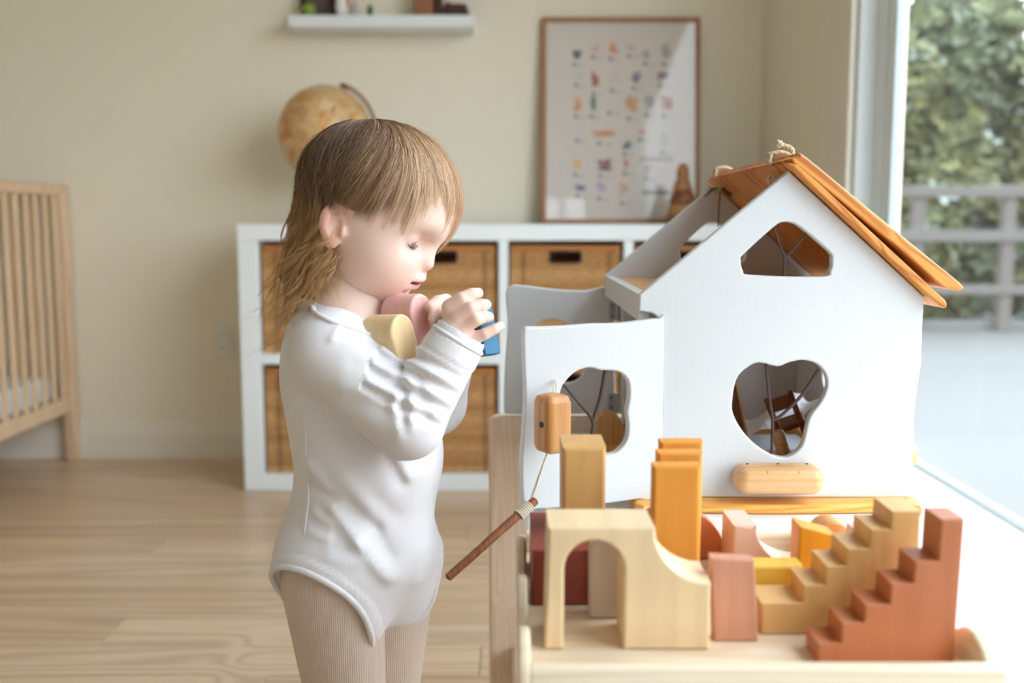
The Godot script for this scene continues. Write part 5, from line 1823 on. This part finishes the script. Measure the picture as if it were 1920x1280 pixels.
func left_hand(g: Geo) -> void:
	var F := Field.new()
	var w := LWR
	F.cap(LELB.lerp(w, 0.7), w, 0.021, 0.0175)
	var kn := [Vector3(-0.0640, 0.6905, -1.030), Vector3(-0.0600, 0.6840, -1.022), Vector3(-0.0595, 0.6750, -1.017), Vector3(-0.0610, 0.6660, -1.016)]
	for k in kn:
		F.cap(w + (k - w) * 0.1, k, 0.0125, 0.0088, 0.007)
	var fingers := [
		[kn[0], Vector3(-0.0665, 0.6985, -1.012), Vector3(-0.0730, 0.6985, -1.000), Vector3(-0.0800, 0.6945, -0.991)],
		[kn[1], Vector3(-0.0610, 0.6895, -1.004), Vector3(-0.0680, 0.6895, -0.994), Vector3(-0.0760, 0.6870, -0.986)],
		[kn[2], Vector3(-0.0610, 0.6800, -1.000), Vector3(-0.0675, 0.6805, -0.991), Vector3(-0.0750, 0.6785, -0.984)],
		[kn[3], Vector3(-0.0630, 0.6680, -1.000), Vector3(-0.0690, 0.6690, -0.992), Vector3(-0.0745, 0.6695, -0.986)]]
	for f in fingers:
		for j in 3:
			F.cap(f[j], f[j + 1], [0.008, 0.0073, 0.0067][j], [0.0073, 0.0067, 0.0058][j], 0.0035 if j == 0 else 0.0012)
	F.cap(w + Vector3(-0.006, 0.008, -0.006), Vector3(-0.078, 0.672, -1.050), 0.0115, 0.0085, 0.005)
	F.cap(Vector3(-0.078, 0.672, -1.050), Vector3(-0.092, 0.682, -1.046), 0.008, 0.0062, 0.002)
	hand_nets(F, g, Vector3(-0.108, 0.632, -1.082), Vector3(-0.040, 0.715, -0.972), [Vector3(-0.081, 0.698, -0.986), Vector3(-0.077, 0.690, -0.981), Vector3(-0.076, 0.681, -0.979), Vector3(-0.075, 0.672, -0.982), Vector3(-0.094, 0.687, -1.044)])

func hand_nets(F: Field, g: Geo, lo: Vector3, hi: Vector3, nails: Array) -> void:
	var pa := func(p: Vector3, _n: Vector3) -> Color:
		var c := Color(0.86, 0.59, 0.48)
		for q in nails:
			var d := p.distance_to(q)
			if d < 0.0052:
				c = c.lerp(Color(0.86, 0.62, 0.54), smoothstep(0.0052, 0.0036, d))
			elif d < 0.016:
				c = c.lerp(Color(0.82, 0.46, 0.36), 0.35 * smoothstep(0.016, 0.006, d))
		return c
	F.nets(g, lo, hi, 0.0016, Transform3D(), pa)

func hair(t: Node3D, hx: Transform3D) -> void:
	var R := RandomNumberGenerator.new()
	R.seed = 77
	var A := Vector3(-0.47, 0.88, 0).normalized()
	var TF := Vector3(0.88, 0.47, 0).normalized()
	var ce := Vector3(0.003, 0.009, 0)
	var radii := Vector3(0.0815, 0.0725, 0.0685)
	var down := hx.basis.transposed() * Vector3.DOWN
	var back := hx.basis.transposed() * Vector3(-0.95, 0, 0.1)
	var V := PackedVector3Array()
	var N := PackedVector3Array()
	var C := PackedColorArray()
	var I := PackedInt32Array()
	var dark := Color(0.085, 0.039, 0.017)
	var brown := Color(0.45, 0.25, 0.125)
	var gold := Color(0.74, 0.45, 0.19)
	var blond := Color(0.86, 0.60, 0.37)
	var total := 980
	for gi in total:
		var stray := gi >= 760                        # single loose hairs
		var az := R.randf_range(-PI, PI)
		if gi % 3 == 0:
			az = R.randf_range(-0.5, 2.7)
		if gi % 4 == 1:
			az = R.randf_range(2.12, 2.75)
		var near := az > 0.0
		var aa := absf(az)
		var lay := R.randf()                          # 0 inner, 1 outer
		var psi0 := R.randf() * R.randf() * 1.15
		var sweep := R.randf_range(-0.08, 0.10)
		if aa > 0.42 and aa < 1.9:                    # the sides are swept back over the ears
			sweep += 0.95 * sin(pow((aa - 0.42) / 1.48, 0.75) * PI) * (1.0 if near else 0.55)
		var end_az := clampf(aa + sweep, 0.0, 3.1)
		if aa < 1.9 and end_az > 2.08 and not R.randf() < 0.35:
			end_az = 2.08 - R.randf() * 0.2
		sweep = end_az - aa
		var pe := hairline(end_az)
		if end_az < 2.1:
			pe += R.randf_range(-0.4, 0.05)
		if aa < 0.9:                                  # fringe down to the brow, longer beyond the far temple
			pe += (0.56 if near else 0.80) * smoothstep(1.0, 0.4, aa) + R.randf_range(-0.42, 0.04)
		var hang := 0.0
		if end_az > 2.1:
			hang = lerpf(0.092, 0.175, clampf((end_az - 2.1) / 0.8, 0, 1)) * R.randf_range(0.5, 1.12)
			pe = R.randf_range(1.30, 1.68) if end_az > 2.4 else R.randf_range(1.5, 1.75)
		var pts := PackedVector3Array()
		var nor := PackedVector3Array()
		var steps := 14
		var w1 := R.randf_range(-0.05, 0.05)
		var w2 := R.randf() * TAU
		for i in steps:
			var s := float(i) / (steps - 1)
			var psi := lerpf(psi0, pe, s)
			var f := psi / pe
			var th := (aa + sweep * f * f + w1 * sin(f * 5.0 + w2)) * (1.0 if near else -1.0)
			var d := A * cos(psi) + (TF * cos(th) + Vector3(0, 0, 1) * sin(th)) * sin(psi)
			var lift := 1.012 + (0.055 * lay + (0.05 * R.randf() if stray else 0.0)) * sin(clampf(f, 0, 1) * PI * 0.72)
			if end_az < 1.95 and f > 0.8:
				lift -= 0.03 * (f - 0.8) / 0.2 * (1.0 if near else -1.2)
			var p := ce + d * radii * lift
			if end_az > 2.08 and psi > 1.45:          # tucked in behind the ear
				p.z *= 1.0 - 0.20 * (psi - 1.45) * clampf((2.75 - end_az) / 0.6, 0, 1)
			if psi > 1.75 and end_az < 1.9:           # the face is narrower than the skull
				p.x -= (psi - 1.75) * 0.004
				p.z *= 1.0 - (psi - 1.75) * 0.2
			pts.append(p)
			nor.append((d / radii).normalized())
		if hang > 0.0:
			var v := (pts[-1] - pts[-2]).normalized()
			var p := pts[-1]
			var out := nor[-1]
			out = (out - down * out.dot(down)).normalized()
			var n2 := 13
			var rear := clampf((end_az - 2.25) / 0.6, 0, 1)
			var ph := R.randf() * TAU
			var amp := R.randf_range(0.2, 1.0)
			var flip := R.randf_range(-0.3, 1.0)
			for i in n2:
				var s := float(i + 1) / n2
				v = (v * 0.66 + down * 0.37 + back * ((0.04 + 0.07 * s * flip) * rear - 0.07 * (1.0 - rear)) + out * (0.02 + 0.03 * lay)).normalized()
				if s > 0.62 and flip > 0.1 - 0.2 * rear:
					v = (v + (out * 0.5 + back * (0.35 * rear - 0.45 * (1.0 - rear)) - down * 0.25) * (s - 0.55) * flip * 1.6).normalized()
				p += v * (hang / n2)
				var side := v.cross(out).normalized()
				var w := amp * 0.028 * pow(s, 1.7)
				pts.append(p + side * (sin(s * 9.5 + ph) * w) + out * (cos(s * 9.5 + ph) * w * 0.8))
				nor.append(out)
		var m := pts.size()
		var per := 1 if stray else 20
		var mid_tone := R.randf_range(-0.16, 0.16)
		for k in per:
			var wd := R.randf_range(0.002, 0.0085)
			var o1 := R.randf_range(-1, 1)
			var o2 := R.randf_range(-0.6, 0.6)
			var cut := int(m * (R.randf_range(0.62, 1.0) if hang == 0.0 else R.randf_range(0.78, 1.0)))
			var jit := R.randf_range(0.84, 1.2)
			var gl := R.randf() < 0.18
			var rad0 := R.randf_range(0.00016, 0.00022) if stray else R.randf_range(0.0002, 0.00033)
			var base := V.size()
			for i in cut:
				var f := float(i) / (cut - 1)
				var tg := (pts[mini(i + 1, m - 1)] - pts[maxi(i - 1, 0)]).normalized()
				var nn := nor[i]
				var sd := tg.cross(nn).normalized()
				nn = sd.cross(tg)
				var spread := wd * (0.55 + 0.75 * sin(f * PI * 0.9)) * (1.0 - 0.45 * f * f)
				var p := pts[i] + sd * (o1 * spread) + nn * (o2 * spread * 0.35)
				var rr := rad0 * (1.0 - 0.85 * f * f)
				# colour: dark roots at the back, fair towards the brow and the tips
				var tone := clampf((p.x + 0.028) / 0.098 + mid_tone, 0.0, 1.0)
				var c := dark.lerp(brown, clampf(tone * 1.5 + 0.05 + 0.15 * o2 + 0.1 * f, 0, 1))
				c = c.lerp(blond, clampf((tone - 0.42) * 1.35 + 0.25 * f * tone, 0.0, 0.9))
				if hang > 0.0:
					c = c.lerp(gold, clampf((f - 0.46) * 2.2 + 0.2 * o1, 0.0, 0.92))
				if gl:
					c = c.lerp(blond, 0.45)
				c *= jit
				c.a = 1.0
				for q in 3:
					var a := TAU * q / 3.0 + 0.5
					var dn := sd * cos(a) + nn * sin(a)
					V.append(hx * (p + dn * rr))
					N.append(hx.basis * dn)
					C.append(c)
				if i > 0:
					var b0 := base + (i - 1) * 3
					for q in 3:
						var r := (q + 1) % 3
						I.append(b0 + q); I.append(b0 + r); I.append(b0 + 3 + q)
						I.append(b0 + r); I.append(b0 + 3 + r); I.append(b0 + 3 + q)
	# wind every triangle the way its normals point
	for i in range(0, I.size(), 3):
		if (V[I[i + 1]] - V[I[i]]).cross(V[I[i + 2]] - V[I[i]]).dot(N[I[i]] + N[I[i + 1]] + N[I[i + 2]]) > 0.0:
			var s := I[i + 1]
			I[i + 1] = I[i + 2]
			I[i + 2] = s
	var off := at_of(t)
	V = Transform3D(Basis(), -off) * V
	var arr := []
	arr.resize(Mesh.ARRAY_MAX)
	arr[Mesh.ARRAY_VERTEX] = V
	arr[Mesh.ARRAY_NORMAL] = N
	arr[Mesh.ARRAY_COLOR] = C
	arr[Mesh.ARRAY_INDEX] = I
	var me := ArrayMesh.new()
	me.add_surface_from_arrays(Mesh.PRIMITIVE_TRIANGLES, arr)
	var o := MeshInstance3D.new()
	o.name = "hair"
	o.mesh = me
	var hm := mat(Color.WHITE, 0.42, 0.5)
	hm.vertex_color_use_as_albedo = true
	o.material_override = hm
	o.set_meta("label", "light brown hair, fair at the fringe and curling at the ends")
	t.add_child(o)

func held() -> void:
	# two round-topped blocks in the arms: outline in x and y, extruded along the block
	var e := Vector3(0.84, 0.07, 0.54).normalized()
	var up := Vector3(-0.32, 0.93, 0.16)
	up = (up - e * up.dot(e)).normalized()
	var w := up.cross(e)
	var o := arch_outline(0, -0.033, 0.0178, 0.066)
	block("round_top_block", "cream round-topped block clasped between the toddler's arm and chest", o, [], -0.0195, 0.0195, blockmat(rgb8(238, 206, 156), 91), 0.003, Transform3D(Basis(w, up, e), Vector3(-0.1165, 0.6565, -0.975)))
	block("round_top_block", "pink round-topped block under the toddler's chin", o, [], -0.0195, 0.0195, blockmat(rgb8(232, 180, 172), 92), 0.003, Transform3D(Basis(w, up, e), Vector3(-0.1020, 0.6735, -1.012)))
	var ux := (Vector3(-0.0295, 0.694, -0.966) - Vector3(-0.0220, 0.652, -0.957)).normalized()
	var zz := Vector3(0.55, 0.0, 0.83)
	zz = (zz - ux * zz.dot(ux)).normalized()
	block("blue_block", "small blue wooden stick gripped in the toddler's right hand", rrect(-0.0085, -0.022, 0.0085, 0.022, 0.001, 2), [], -0.0075, 0.0075, blockmat(rgb8(18, 104, 140), 93), 0.0012, Transform3D(Basis(ux.cross(zz), ux, zz), Vector3(-0.0255, 0.672, -0.962)))
